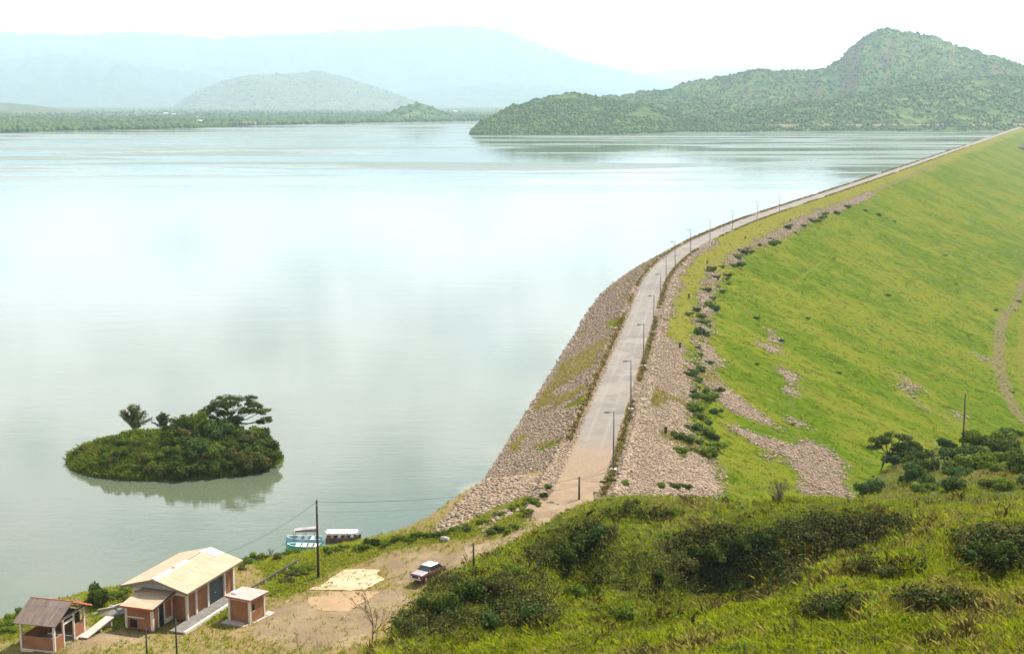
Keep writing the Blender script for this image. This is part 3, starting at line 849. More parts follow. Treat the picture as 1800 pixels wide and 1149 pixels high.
PX_ROCK = [
    [(1058, 870), (1075, 830), (1105, 770), (1130, 690), (1143, 640), (1158, 580), (1168, 545), (1180, 510), (1192, 480), (1196, 500), (1180, 545), (1168, 585), (1192, 610), (1206, 640), (1213, 680), (1206, 760), (1222, 785), (1246, 805), (1256, 870)],
    [(1228, 632), (1240, 640), (1273, 683), (1310, 707), (1360, 740), (1360, 750), (1313, 734), (1275, 716), (1240, 675), (1218, 655)],
    [(1270, 742), (1326, 762), (1385, 780), (1416, 775), (1449, 786), (1484, 816), (1490, 870), (1405, 870), (1400, 828), (1380, 800), (1330, 782), (1290, 758)],
    [(1338, 798), (1358, 794), (1364, 806), (1346, 810)],
    [(1374, 650), (1392, 652), (1398, 668), (1392, 697), (1382, 697)], [(1384, 734), (1412, 738), (1408, 752), (1392, 748)],
    [(1330, 603), (1356, 606), (1372, 618), (1352, 620)], [(1342, 574), (1356, 578), (1376, 604), (1356, 602)],
    [(1580, 664), (1598, 664), (1606, 688), (1592, 692)], [(1606, 706), (1626, 706), (1624, 720), (1608, 718)], [(1672, 724), (1686, 724), (1684, 740), (1674, 740)], [(1722, 624), (1740, 626), (1736, 634), (1722, 632)],
    [(1640, 772), (1660, 772), (1660, 782), (1636, 780)],
    [(1230, 520), (1246, 480), (1262, 474), (1252, 520), (1240, 600), (1262, 640), (1240, 640), (1226, 600)],
    [(1266, 462), (1300, 436), (1350, 412), (1400, 385), (1440, 372), (1440, 380), (1410, 398), (1360, 424), (1310, 444), (1280, 470)],
    [(1430, 372), (1530, 336), (1535, 346), (1450, 380)],
]
rk = np.zeros(S2.shape)
for pl in PX_ROCK: rk = np.maximum(rk, in_poly(du, dv, pl).astype(float))
rk[(O2 > 2.4) & (O2 < 6.0 + 0.6 * fbm(S2 * 0.1, O2 * 0.1, 2, 4)) & (S2 < 330)] = 1.0
up = O2 < -2.5
for _ in range(5):
    rk[1:-1, 1:-1] = (rk[:-2, 1:-1] + rk[2:, 1:-1] + rk[1:-1, :-2] + rk[1:-1, 2:] + rk[1:-1, 1:-1] * 2) / 6
rk = np.clip(rk + (rk > .02) * .55 * fbm(DX * .16, DY * .16, 4, 39), 0, 1)
rk[up] = np.clip(1.02 + .55 * np.minimum(fbm(DX * .07, DY * .07, 4, 37) - .18, 0), 0, 1)[up]
rk[up & (O2 < -8)] = np.maximum(rk[up & (O2 < -8)], .8)
PX_UPG = [[(985, 720), (1030, 692), (1040, 698), (1012, 716)], [(1060, 570), (1095, 556), (1098, 566), (1078, 578)], [(935, 795), (985, 772), (985, 780), (955, 795)]]
for pl in PX_UPG: rk[in_poly(du, dv, pl) & up] = 0.12
dry = 0.60 * sstep(O2, 3, 5) * sstep(O2 + 7 * fbm(S2 * 0.03, O2 * 0.06, 3, 8), 19, 10) * sstep(S2 + 30 * fbm(S2 * 0.03, O2 * 0.06, 3, 9), 95, 150)
dry = np.maximum(dry, (sstep(line_d(du, dv, [(1560, 545), (1600, 510), (1640, 475), (1690, 420)]), 14, 2)) * 0.38)
dry = np.maximum(dry, (sstep(line_d(du, dv, [(1390, 500), (1445, 460)]), 8, 1)) * 0.5)
dry = np.maximum(dry, 0.35 * sstep(O2, OFF_DN - 4, OFF_DN))
bank = sstep(DZ, 0.75, 0.15) * up
toff = OFF_DN - 4.0 + 3.0 * fbm(S2 * .012, S2 * 0, 3, 23)
earth = sstep(np.abs(O2 - toff), 3.2 + 1.5 * fbm(S2 * .05, S2 * 0, 3, 24), .8) * sstep(S2, 120, 200)
earth = np.maximum(earth, .75 * sstep(line_d(du, dv, [(1240, 470), (1300, 440), (1400, 392), (1520, 345), (1650, 286)]), 7, 1) * (O2 > 8))
earth = np.maximum(earth, .55 * sstep(line_d(du, dv, [(1358, 580), (1378, 620), (1386, 690), (1398, 745), (1380, 790)]), 9, 2))
earth = np.maximum(earth, .55 * sstep(line_d(du, dv, [(1580, 640), (1600, 690), (1630, 722), (1690, 742)]), 8, 2))
dam = empty('earth_dam', (0, 0, 0), 0, 'long curving earth dam with stone pitched lake side and green turfed outer slope', 'dam')
link('embankment', grid_mesh('embankment', DX, DY, DZ, {'rock': rk, 'dry': dry, 'bank': bank, 'earth': earth}, flip=True), M['dam'], dam)


def ribbon(name, P, N, half, zf, mat, dz, ncross=9, wear=None):
    c = np.linspace(-1, 1, ncross)
    X = P[:, None, 0] + N[:, None, 0] * c * np.asarray(half)[:, None]; Y = P[:, None, 1] + N[:, None, 1] * c * np.asarray(half)[:, None]
    Z = zf(X, Y) + dz
    return link(name, grid_mesh(name, X, Y, Z, {'side': np.broadcast_to(c, X.shape), 'wear': np.broadcast_to((np.zeros(len(X)) if wear is None else wear)[:, None], X.shape)}, flip=False), mat)


rs = np.r_[8:400:1.5, 400:L_ - 2:6, L_ - 2]
RP, RN = axis_at(rs)
edge = 2.9 + 0.12 * fbm(rs * 0.3, rs * 0 + 3, 3, 12)
road = ribbon('road', RP, RN, edge, lambda x, y: np.full(x.shape, CREST_Z), M['road'], 0.03, 15, sstep(rs, 52, 10))
tag(road, kind='structure')
# the unpaved track from the end of the dam down to the flat
TR = np.array([axis_at(14.0)[0], axis_at(7.0)[0], axis_at(1.0)[0]] + [place(u, v, 'flat')[:2] for u, v in [(977, 897), (952, 930), (928, 955), (880, 975), (820, 985)]])
tp, _ = spline(TR, 0.6)
tt = np.gradient(tp, axis=0); tt /= np.linalg.norm(tt, axis=1)[:, None]; tn = np.c_[tt[:, 1], -tt[:, 0]]
tw = 2.7 + 0.5 * fbm(np.arange(len(tp)) * 0.12, np.arange(len(tp)) * 0.0, 3, 14) + sstep(np.arange(len(tp)), len(tp) * 0.6, len(tp)) * 1.0
trk = ribbon('dirt_track', tp, tn, tw, lambda x, y: np.maximum(g_flat(x, y)[0], h_dam(x.ravel(), y.ravel()).reshape(x.shape)), M['track'], 0.05, 13)
tag(trk, kind='structure')

# ------------------------------------------------------------------ lake
yy = np.r_[np.arange(120, 520, 1.6), np.geomspace(520, 4600, 260)]
dam_end = AX[-1]
ord_ = np.argsort(AX[:, 1])
xr = np.where(yy < AX[0, 1], 24.0, np.interp(yy, AX[ord_, 1], AX[ord_, 0]))
xr = np.where(yy > dam_end[1], dam_end[0] + (yy - dam_end[1]) * 0.2, xr)
tt_ = np.linspace(0, 1, 260) ** 0.75
WX = (-0.5 * yy)[:, None] * (1 - tt_) + xr[:, None] * tt_; WY = np.repeat(yy[:, None], len(tt_), 1)
So, Oo = dam_so(WX.ravel(), WY.ravel())
shd = np.where((So > -2), sstep(-Oo.reshape(-1), 24, 15.0), 0).reshape(WX.shape) * sstep(WY, 900, 300)
dsh = -(g_flat(WX, WY)[1])
shd = np.maximum(shd * 0.5, sstep(dsh, 2.5, 0.0) * (WX < 12) * 0.5)
shd = np.maximum(shd, 0.75 * sstep(np.hypot((WX + 4.5) / 5.0, (WY - 187) / 11.0), 1.1, 0.2))
lake = link('lake_water', grid_mesh('lake_water', WX, WY, np.zeros(WX.shape), {'shore': shd}, flip=False), M['water'])
tag(lake, kind='structure')

# ------------------------------------------------------------------ valley floor beyond the toe, far shore, hills, mountains
vs = np.r_[0:600:15, 600:L_ - 1:40, L_ - 1]
VP, VN = axis_at(vs)
vo = np.r_[OFF_DN - 6, OFF_DN + 4, OFF_DN + 20, OFF_DN + 60, 260, 500, 1500]
VX = VP[:, None, 0] + VN[:, None, 0] * vo; VY = VP[:, None, 1] + VN[:, None, 1] * vo
VX = np.maximum(VX, -1e9)
vfl = link('valley_floor', grid_mesh('valley_floor', VX, VY, np.broadcast_to(np.r_[TOE_Z - 1, TOE_Z + .2, TOE_Z - .2, TOE_Z, TOE_Z + 1, TOE_Z + 4, TOE_Z + 10], VX.shape) + 0.0, {'rock': np.zeros(VX.shape), 'dry': np.broadcast_to(np.r_[.5, .5, .3, .1, .1, .1, .1], VX.shape) + 0.0, 'bank': np.zeros(VX.shape)}, flip=True), M['dam'])
tag(vfl, kind='structure')

FS = [(-900, 262), (-200, 240), (0, 234), (100, 231), (200, 229.5), (290, 228), (330, 226.5), (420, 222), (560, 218.5), (700, 215.5), (840, 212.5), (1000, 211.5), (2600, 211.5)]
fsx = np.array([(u - U0) / F / ray(u, 220)[1] for u, v in FS]); fsy = np.array([at_z(u, v, 0)[1] for u, v in FS])


def plain_z(x, y):
    a = x / y; y0 = np.interp(a, fsx, fsy)
    d = y - y0 + 25 * fbm(a * 60, a * 0, 3, 41)
    return np.where(d < 0, 0.02 * d, np.minimum(d * 0.06, 4) + np.maximum(d - 60, 0) * 0.0016 + 1.0 * fbm(x * .004, y * .004, 3, 42) * sstep(d, 40, 300))


pa = np.linspace(-0.60, 0.72, 301); py = np.geomspace(1850, 30000, 190)
A_, Y_ = np.meshgrid(pa, py, indexing='ij'); X_ = A_ * Y_
pl_ = link('far_plain', grid_mesh('far_plain', X_, Y_, np.maximum(plain_z(X_, Y_), -6), flip=True), M['plain'])
tag(pl_, kind='structure')


class Hill:
    def __init__(self, name, sil, Yr, foot, back, mat, amp, seed, na=300, nt=90, wob=0.0):
        u = np.array([p[0] for p in sil], float); v = np.array([p[1] for p in sil], float)
        self.a = np.array([(q - U0) / F / ray(q, 180)[1] for q in u])
        self.Yr = Yr if hasattr(Yr, '__len__') else [Yr] * len(u)
        self.Yr = np.array(self.Yr, float)
        self.zr = np.array([zrow(vv, yy) for vv, yy in zip(v, self.Yr)])
        fu = np.array([p[0] for p in foot], float)
        self.fa = np.array([(q - U0) / F / ray(q, 180)[1] for q in fu]); self.fy = np.array([p[1] for p in foot], float)
        self.back = back; self.amp = amp; self.seed = seed; self.wob = wob
        aa = np.linspace(self.a[0], self.a[-1], na); tt = np.r_[np.linspace(0, 1, nt), np.linspace(1.03, 2.0, 20)]
        A, T = np.meshgrid(aa, tt, indexing='ij')
        X, Y, Z = self.at(A, T)
        self.o = tag(link(name, grid_mesh(name, X, Y, Z, flip=True), mat), kind='structure')

    def at(self, A, T):
        zr = np.interp(A, self.a, self.zr); Yr = np.interp(A, self.a, self.Yr); Yf = np.interp(A, self.fa, self.fy)
        zr = zr + self.wob * fbm(A * 190, A * 0 + 2, 4, self.seed + 5) * sstep(zr, 0, 60)
        Y = np.where(T <= 1, Yf + (Yr - Yf) * T, Yr + self.back * (T - 1))
        s = np.where(T <= 1, 0.42 * T + 0.58 * T * T * (3 - 2 * T), np.maximum(1 - np.clip(T - 1, 0, 9) ** 1.1, 0))
        X = A * Y
        env = np.clip(4 * T * (1 - T), 0, 1) * (T < 1) * np.clip(zr / 120, 0.15, 1)
        n = self.amp * fbm(X * 0.0016 + Y * 0.0005, Y * 0.0009, 5, self.seed, 0.55)
        rid = self.amp * 1.2 * (0.5 - np.abs(fbm(A * 26 + 0.4 * fbm(X * 0.002, Y * 0.002, 2, 9), T * 1.3, 4, self.seed + 3))) - self.amp * 0.3
        Z = zr * s + env * (n + rid) + (T < 1) * 2.0 * fbm(X * .02, Y * .02, 3, 77) * np.clip(zr / 100, 0, 1)
        return X, Y, np.where(T <= 0, -4, Z)


h_head = Hill('headland_hill', [(826, 236), (834, 226), (846, 214), (865, 205), (890, 190), (930, 178), (965, 168), (1005, 163), (1045, 168), (1080, 176), (1140, 186), (1230, 205), (1320, 232)],
              [2420, 2450, 2480, 2520, 2600, 2700, 2780, 2800, 2800, 2790, 2750, 2700, 2600],
              [(820, 2420), (834, 2390), (900, 2370), (1000, 2370), (1100, 2375), (1165, 2450), (1200, 2560), (1320, 2560)], 500, M['hill_near'], 22, 51, wob=3)
h_back = Hill('ridge_hill', [(980, 205), (1020, 184), (1060, 172), (1090, 170), (1120, 164), (1140, 160), (1175, 157), (1200, 146), (1225, 142), (1260, 137), (1300, 129), (1330, 124), (1365, 125), (1395, 122), (1415, 127), (1450, 119), (1475, 104), (1492, 82), (1512, 68), (1530, 57), (1548, 52), (1570, 52), (1600, 58), (1640, 68), (1700, 88), (1760, 104), (1800, 117), (1900, 140), (2300, 170)],
              4100, [(980, 2750), (1200, 2700), (1500, 2900), (2300, 3300)], 900, M['hill_near'], 55, 61, 420, 120, wob=5)
h_front = Hill('foreland_hill', [(1165, 234), (1200, 224), (1250, 209), (1300, 197), (1360, 187), (1420, 181), (1500, 167), (1560, 158), (1600, 150), (1650, 142), (1700, 135), (1750, 133), (1800, 138), (1900, 150), (2300, 178)],
               [2650, 2700, 2780, 2850, 2900, 2950, 3050, 3100, 3150, 3200, 3200, 3200, 3200, 3200, 3300],
               [(1160, 2610), (1200, 2560), (1300, 2580), (1500, 2600), (1700, 2620), (1800, 2700), (2300, 2800)], 500, M['hill_near'], 30, 71, 380, 100, wob=4)
h_mid = Hill('lone_hill', [(255, 203), (300, 190), (320, 176), (350, 160), (380, 148), (410, 138), (440, 132), (480, 130), (510, 130), (535, 127), (558, 124), (580, 129), (610, 136), (640, 147), (680, 159), (720, 175), (760, 190), (800, 203)],
             11000, [(240, 9600), (500, 9200), (800, 9600)], 1800, M['hill_far'], 34, 81, wob=4)
h_cone = Hill('low_knoll', [(655, 213), (680, 200), (700, 190), (720, 184), (740, 182), (760, 188), (785, 200), (812, 213)], 4350, [(650, 4150), (735, 4000), (815, 4150)], 400, M['hill_near'], 8, 91, 80, 40, wob=2)
h_left = Hill('left_shore_hill', [(-700, 160), (-300, 166), (-100, 172), (0, 180), (50, 184), (100, 190), (160, 201), (220, 206)], 6200, [(-700, 5000), (0, 5000), (220, 5300)], 900, M['hill_far'], 16, 95, 160, 50, wob=3)
h_mtn = Hill('mountain', [(-900, 95), (-300, 62), (0, 56), (120, 62), (250, 56), (380, 66), (520, 60), (640, 54), (760, 48), (845, 46), (900, 60), (960, 84), (1020, 104), (1090, 122), (1150, 137), (1200, 152), (1260, 168), (1340, 186), (1420, 200)],
             20000, [(-900, 14500), (400, 15000), (900, 15500), (1420, 17500)], 2500, M['mountain'], 150, 101, 400, 110, wob=34)
h_rg1 = Hill('middle_ridge', [(-900, 128), (-300, 118), (0, 108), (60, 99), (130, 96), (200, 104), (260, 116), (330, 126), (400, 142), (470, 162), (560, 186)], 15800, [(-900, 12500), (560, 13000)], 2500, M['mountain'], 110, 121, 260, 80, wob=22)
h_rg2 = Hill('right_ridge', [(560, 190), (660, 172), (740, 158), (820, 152), (880, 146), (950, 150), (1030, 158), (1100, 166), (1180, 178), (1250, 192)], 15500, [(560, 13500), (1250, 13800)], 2500, M['mountain'], 70, 126, 160, 60, wob=8)
h_mt2 = Hill('far_mountain', [(700, 180), (900, 150), (1050, 135), (1200, 122), (1350, 118), (1500, 128), (1650, 140), (1900, 150), (2400, 160)], 27000, [(700, 24000), (2400, 24000)], 1500, M['mountain'], 100, 111, 160, 50, wob=12)

# ------------------------------------------------------------------ air
hz = MB().box(-19500, 23500, -60, 31500, -64, 1750).build('haze', None)
tag(hz, kind='stuff')
hm = bpy.data.materials.new('haze_air'); hm.use_nodes = True
ht = NT(hm.node_tree); ho = ht.n('ShaderNodeOutputMaterial')
hv = ht.n('ShaderNodeVolumePrincipled', None, Color=(0.66, 0.86, 1.0), Density=0.000066, Anisotropy=0.25)
ht.set(ho.inputs['Volume'], hv.outputs[0])
hz.data.materials.append(hm)


# ------------------------------------------------------------------ scattering helpers
def sample_grid(X, Y, Z, n, wmask=None, flat=0.02, u_rng=(-120, 1920), v_rng=(-50, 1230), seed=1):
    """random points on a height grid, dense where the surface shows large from the photo's viewpoint"""
    r = np.random.default_rng(seed)
    u, v = proj(np.stack([X, Y, Z], -1))
    du1 = u[1:, :-1] - u[:-1, :-1]; dv1 = v[1:, :-1] - v[:-1, :-1]; du2 = u[:-1, 1:] - u[:-1, :-1]; dv2 = v[:-1, 1:] - v[:-1, :-1]
    A = np.abs(du1 * dv2 - du2 * dv1)
    wa = np.hypot(X[1:, :-1] - X[:-1, :-1], Y[1:, :-1] - Y[:-1, :-1]) * np.hypot(X[:-1, 1:] - X[:-1, :-1], Y[:-1, 1:] - Y[:-1, :-1])
    Wt = A + flat * wa * (F / np.maximum(Y[:-1, :-1], 40)) ** 2
    uc = u[:-1, :-1]; vc = v[:-1, :-1]
    Wt = np.where((uc > u_rng[0]) & (uc < u_rng[1]) & (vc > v_rng[0]) & (vc < v_rng[1]) & (Y[:-1, :-1] > 5), Wt, 0)
    if wmask is not None: Wt = Wt * wmask[:-1, :-1]
    c = np.cumsum(Wt.ravel()); k = np.searchsorted(c, r.random(n) * c[-1]); k = np.minimum(k, Wt.size - 1)
    i, j = np.unravel_index(k, Wt.shape); fi = r.random(n); fj = r.random(n)

    def bl(Q): return (Q[i, j] * (1 - fi) + Q[i + 1, j] * fi) * (1 - fj) + (Q[i, j + 1] * (1 - fi) + Q[i + 1, j + 1] * fi) * fj
    return np.stack([bl(X), bl(Y), bl(Z)], -1)


def tufts_mesh(name, P, h, blades=5, spread=0.12, width=0.03, lean=0.5, tint=None, seed=3):
    r = np.random.default_rng(seed); n = len(P); m = n * blades
    B = np.repeat(P, blades, 0) + np.c_[r.normal(0, spread, (m, 2)), np.full(m, -0.04)]
    hh = np.repeat(h, blades) * r.uniform(0.55, 1.15, m)
    an = r.random(m) * 2 * np.pi; ln = np.abs(r.normal(0, lean, m)) * hh
    w_ = np.c_[np.cos(an + 1.57), np.sin(an + 1.57), np.zeros(m)] * (width * r.uniform(0.7, 1.4, m) * (0.5 + hh))[:, None]
    tip = B + np.c_[np.cos(an) * ln, np.sin(an) * ln, hh]
    mid = B + np.c_[np.cos(an) * ln * 0.3, np.sin(an) * ln * 0.3, hh * 0.6]
    V = np.stack([B - w_, B + w_, mid + w_ * 0.75, tip, mid - w_ * 0.75], 1).reshape(-1, 3)
    f = (np.arange(m) * 5)[:, None] + np.arange(5)
    t = r.random(m) * 0.55 + (np.repeat(tint, blades) if tint is not None else 0.2)
    return np_mesh(name, V, f, {'tint': np.repeat(np.clip(t, 0, 1), 5)})


def leaf_arrays(C, R, n, size, seed=5, shell=0.55, up=0.35, flatten=0.0):
    """n leaves spread through each ellipsoid (centres C, radii R): returns quads and a tint per vertex"""
    r = np.random.default_rng(seed)
    C = np.asarray(C, float).reshape(-1, 3); R = np.asarray(R, float).reshape(-1, 3); kk = len(C)
    n = np.full(kk, n) if not hasattr(n, '__len__') else np.asarray(n)
    idx = np.repeat(np.arange(kk), n); m = len(idx)
    d = r.normal(size=(m, 3)); d /= np.linalg.norm(d, axis=1)[:, None]
    rad = np.where(r.random(m) < shell, r.uniform(0.75, 1.08, m), r.random(m) ** 0.45)
    p = C[idx] + d * R[idx] * rad[:, None]
    nrm = d * 0.6 + r.normal(0, 0.55, (m, 3)) + np.array([0, 0, up]); nrm /= np.linalg.norm(nrm, axis=1)[:, None]
    a = np.cross(nrm, r.normal(size=(m, 3))); a /= np.linalg.norm(a, axis=1)[:, None]; b = np.cross(nrm, a)
    s = size * r.uniform(0.55, 1.35, m)[:, None]
    V = np.stack([p - a * s, p + b * s * 0.5, p + a * s, p - b * s * 0.5], 1).reshape(-1, 3)
    ct = r.uniform(-0.22, 0.22, kk)
    t = np.clip(r.beta(2, 2, m) * 0.8 + 0.1 + ct[idx], 0, 1)
    return V, np.repeat(t, 4)


def leaves(name, parts):
    V = np.vstack([p[0] for p in parts]); t = np.concatenate([p[1] for p in parts])
    return np_mesh(name, V, np.arange(len(V)).reshape(-1, 4), {'tint': t})


def rocks_mesh(name, P, size, seed=9, flat=0.65):
    r = np.random.default_rng(seed); n = len(P)
    cube = np.array([(-1, -1, -1), (1, -1, -1), (1, 1, -1), (-1, 1, -1), (-1, -1, 1), (1, -1, 1), (1, 1, 1), (-1, 1, 1)], float) * 0.5
    q = cube[None] * (1 + r.uniform(-0.35, 0.25, (n, 8, 3)))
    q[:, 4:, :2] *= r.uniform(0.55, 0.95, (n, 1, 1))
    q *= (size[:, None] * np.c_[r.uniform(0.8, 1.5, n), r.uniform(0.7, 1.2, n), r.uniform(0.5, 1.0, n) * flat * 1.3])[:, None, :]
    a = r.random(n) * 2 * np.pi; c, s = np.cos(a), np.sin(a)
    tx = r.normal(0, 0.25, n); 
    x = q[..., 0] * c[:, None] - q[..., 1] * s[:, None]; y = q[..., 0] * s[:, None] + q[..., 1] * c[:, None]; z = q[..., 2] + x * tx[:, None]
    V = (np.stack([x, y, z], -1) + P[:, None, :]).reshape(-1, 3)
    fc = np.array([(3, 2, 1, 0), (4, 5, 6, 7), (0, 1, 5, 4), (1, 2, 6, 5), (2, 3, 7, 6), (3, 0, 4, 7)])
    f = (np.arange(n) * 8)[:, None, None] + fc[None]
    return np_mesh(name, V, f.reshape(-1, 4), {'tint': np.repeat(np.clip(r.beta(2, 2.2, n), 0, 1), 8)})


def ell(u, v, cx, cy, rx, ry): return ((u - cx) / rx) ** 2 + ((v - cy) / ry) ** 2 < 1


# ------------------------------------------------------------------ hillside grass, weeds and shrubs
vis = GX[...] * 0 + 1.0
PH = sample_grid(GX, GY, HZ, 165000, u_rng=(-200, 2450), seed=11)
PH = PH[(PH[:, 1] > 35)]
uh, vh = proj(PH)
nz1 = fbm(PH[:, 0] * 0.13, PH[:, 1] * 0.13, 4, 55); nz2 = fbm(PH[:, 0] * 0.5, PH[:, 1] * 0.5, 3, 56)
dk = np.zeros(len(PH), bool)
for e_ in DARK: dk |= ell(uh, vh, *e_)
mixr = RNG.random(len(PH))
dark_w = (dk & (nz2 + nz1 > -0.1) & (mixr < 0.40)) | (~dk & (nz2 > 0.42) & (mixr < 0.5))
yel = (~dark_w) & (~dk) & (nz1 * 0.8 + 0.6 * nz2 + RNG.normal(0, 0.22, len(PH)) > 0.30)
grn = ~(dark_w | yel) & ~(dk & (mixr > .80))
hgt = RNG.uniform(0.16, 0.46, len(PH)) * (1 + 0.5 * nz2)
tag(link('hillside_grass', tufts_mesh('hillside_grass', PH[grn], hgt[grn], 5, 0.15, 0.024, 0.6, 0.28 + 0.35 * nz1[grn], 21), M['grass_blade']), kind='stuff')
tag(link('dry_hillside_grass', tufts_mesh('dry_hillside_grass', PH[yel], hgt[yel] * 1.1, 5, 0.15, 0.020, 0.65, 0.15 + 0 * nz1[yel], 22), M['grass_dry']), kind='stuff')
tag(link('brown_weeds', tufts_mesh('brown_weeds', PH[dark_w], hgt[dark_w] * 1.3, 5, 0.2, 0.028, 0.55, 0.15 + 0 * nz1[dark_w], 23), M['grass_brown']), kind='stuff')
# low leafy undergrowth, a continuous mass
PU = sample_grid(GX, GY, HZ, 18500, u_rng=(-200, 2450), seed=12); PU = PU[PU[:, 1] > 45]
hu_, hv0 = proj(np.stack([GX, GY, HZ], -1)); dmsk = np.zeros(GX.shape)
for e_ in DARK: dmsk = np.maximum(dmsk, ell(hu_, hv0, *e_).astype(float))
dmsk *= (fbm(GX * .22, GY * .22, 3, 57) > -.08)
PD = sample_grid(GX, GY, HZ, 2700, dmsk, seed=27); PU = np.vstack([PU, PD[PD[:, 1] > 45]])
uu, vv = proj(PU)
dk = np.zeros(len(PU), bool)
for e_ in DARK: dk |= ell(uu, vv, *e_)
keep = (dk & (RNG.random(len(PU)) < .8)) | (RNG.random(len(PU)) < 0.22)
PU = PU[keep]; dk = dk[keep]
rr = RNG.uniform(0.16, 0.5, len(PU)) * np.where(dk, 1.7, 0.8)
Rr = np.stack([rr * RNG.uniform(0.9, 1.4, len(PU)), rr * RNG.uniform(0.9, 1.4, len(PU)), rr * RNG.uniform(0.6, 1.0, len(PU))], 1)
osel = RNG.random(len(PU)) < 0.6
for nm, sel, mt, sd in (('shade_dark_undergrowth', dk & ~osel, 'leaf_shade', 31), ('olive_undergrowth', osel, 'leaf_olive', 34), ('green_undergrowth', ~dk & ~osel, 'leaf_mid', 32)):  # darkest clumps carry the hollows' shade in their colour
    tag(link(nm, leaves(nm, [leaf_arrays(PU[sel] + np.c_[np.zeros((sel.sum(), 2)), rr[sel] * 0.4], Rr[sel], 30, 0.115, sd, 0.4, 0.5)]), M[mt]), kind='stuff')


def bush_mesh(name, seed, wide=1.0, tall=0.8, blobs=7, n=150, leaf=0.13, mat='leaf_dark', shell=0.5):
    r = np.random.default_rng(seed)
    C = np.c_[r.normal(0, 0.42 * wide, (blobs, 2)), r.uniform(0.25, 0.85, blobs) * tall]
    R = np.c_[r.uniform(0.3, 0.6, (blobs, 2)) * wide, r.uniform(0.25, 0.45, blobs) * tall]
    me = leaves(name, [leaf_arrays(C, R, n, leaf, seed + 1, shell, 0.4)])
    me.materials.append(M[mat])
    return me


def stems_mesh(name, seed, n=6, h=0.7, spread=0.5, r0=0.03, mat='bark'):
    r = random.Random(seed); mb = MB()
    for _ in range(n):
        a = r.random() * 6.283; d = spread * r.uniform(0.4, 1)
        mb.tube([(0.04 * math.cos(a), 0.04 * math.sin(a), -0.15), (d * 0.45 * math.cos(a), d * 0.45 * math.sin(a), h * 0.5), (d * math.cos(a), d * math.sin(a), h)], [r0, r0 * 0.7, r0 * 0.3], 5)
    me = bpy.data.meshes.new(name); me.from_pydata(mb.v, [], mb.f); me.materials.append(M[mat]); me.update()
    return me


BUSH = {}
for kind_, args in {'dark': ('leaf_dark', 0.12), 'green': ('leaf_mid', 0.12), 'olive': ('leaf_olive', 0.11), 'teal': ('leaf_teal', 0.12)}.items():
    BUSH[kind_] = [(bush_mesh('foliage', 100 + i * 7 + hash2(np.array(len(kind_)), np.array(3), 1).astype(int), 1.0, 0.95, 8, 170, args[1], args[0]), stems_mesh('stems', 40 + i)) for i in range(4)]


def bush(p, r, kind_, label, group=None, name='bush', cat='bush', tall=1.0):
    fo, st = random.choice(BUSH[kind_])
    o = empty(name, p, random.random() * 6.283, label, cat, group)
    o.scale = (r, r * random.uniform(0.85, 1.15), r * tall * random.uniform(0.85, 1.15))
    link('foliage', fo, None, o); link('stems', st, None, o)
    return o


# shrubs standing out on the near hillside
SHR = [(1025, 962, 1.5, 'dark'), (995, 985, 1.1, 'dark'), (1060, 945, 1.0, 'teal'), (830, 1050, 1.3, 'dark'), (775, 1080, 1.2, 'dark'), (880, 1040, 1.0, 'olive'), (725, 1110, 1.0, 'olive'),
       (1250, 985, 1.5, 'dark'), (1300, 965, 1.3, 'dark'), (1210, 1000, 1.1, 'olive'), (1345, 955, 1.0, 'dark'), (1420, 945, 0.9, 'olive'), (1155, 1020, 0.9, 'dark'), (1750, 985, 1.2, 'dark'), (1785, 950, 1.1, 'olive'),
       (1700, 985, 0.9, 'teal'), (1480, 1075, 0.9, 'dark'), (940, 1090, 0.9, 'teal'), (860, 1100, 0.9, 'teal'), (1010, 1050, 0.8, 'green'), (1560, 1010, 0.8, 'olive'), (1660, 1065, 0.8, 'dark'), (1095, 1085, 0.8, 'green'),
       (905, 1010, 0.9, 'green'), (1180, 905, 0.8, 'green'), (1110, 893, 0.8, 'olive')]
WORD = {'dark': 'dark green', 'olive': 'brownish olive', 'teal': 'bluish green', 'green': 'fresh green'}
for u, v, r_, k_ in SHR:
    p = place(u, v, 'hill'); p.z -= 0.1
    bush(p, r_, k_, f'{WORD[k_]} shrub growing among the weeds on the near hillside', 'shrubs on the near hillside', 'shrub', 'shrub')
random.seed(5)
# the further slope at the right, thick with bushes
n_ = 0
while n_ < 46:
    u = random.uniform(1478, 1815); v = random.uniform(750, 868)
    lim = np.interp(u, [1478, 1500, 1545, 1600, 1660, 1740, 1815], [866, 852, 816, 793, 778, 760, 748])
    if v < lim: continue
    p = place(u, v, 'hill')
    if p.y < 138: continue
    k_ = random.choice(['dark', 'dark', 'teal', 'green', 'teal'])
    p.z -= 0.12
    bush(p, random.uniform(0.9, 1.9), k_, f'{WORD[k_]} bush crowding the slope below the right hand tree', 'bushes on the slope at the right', 'bush', 'bush')
    n_ += 1

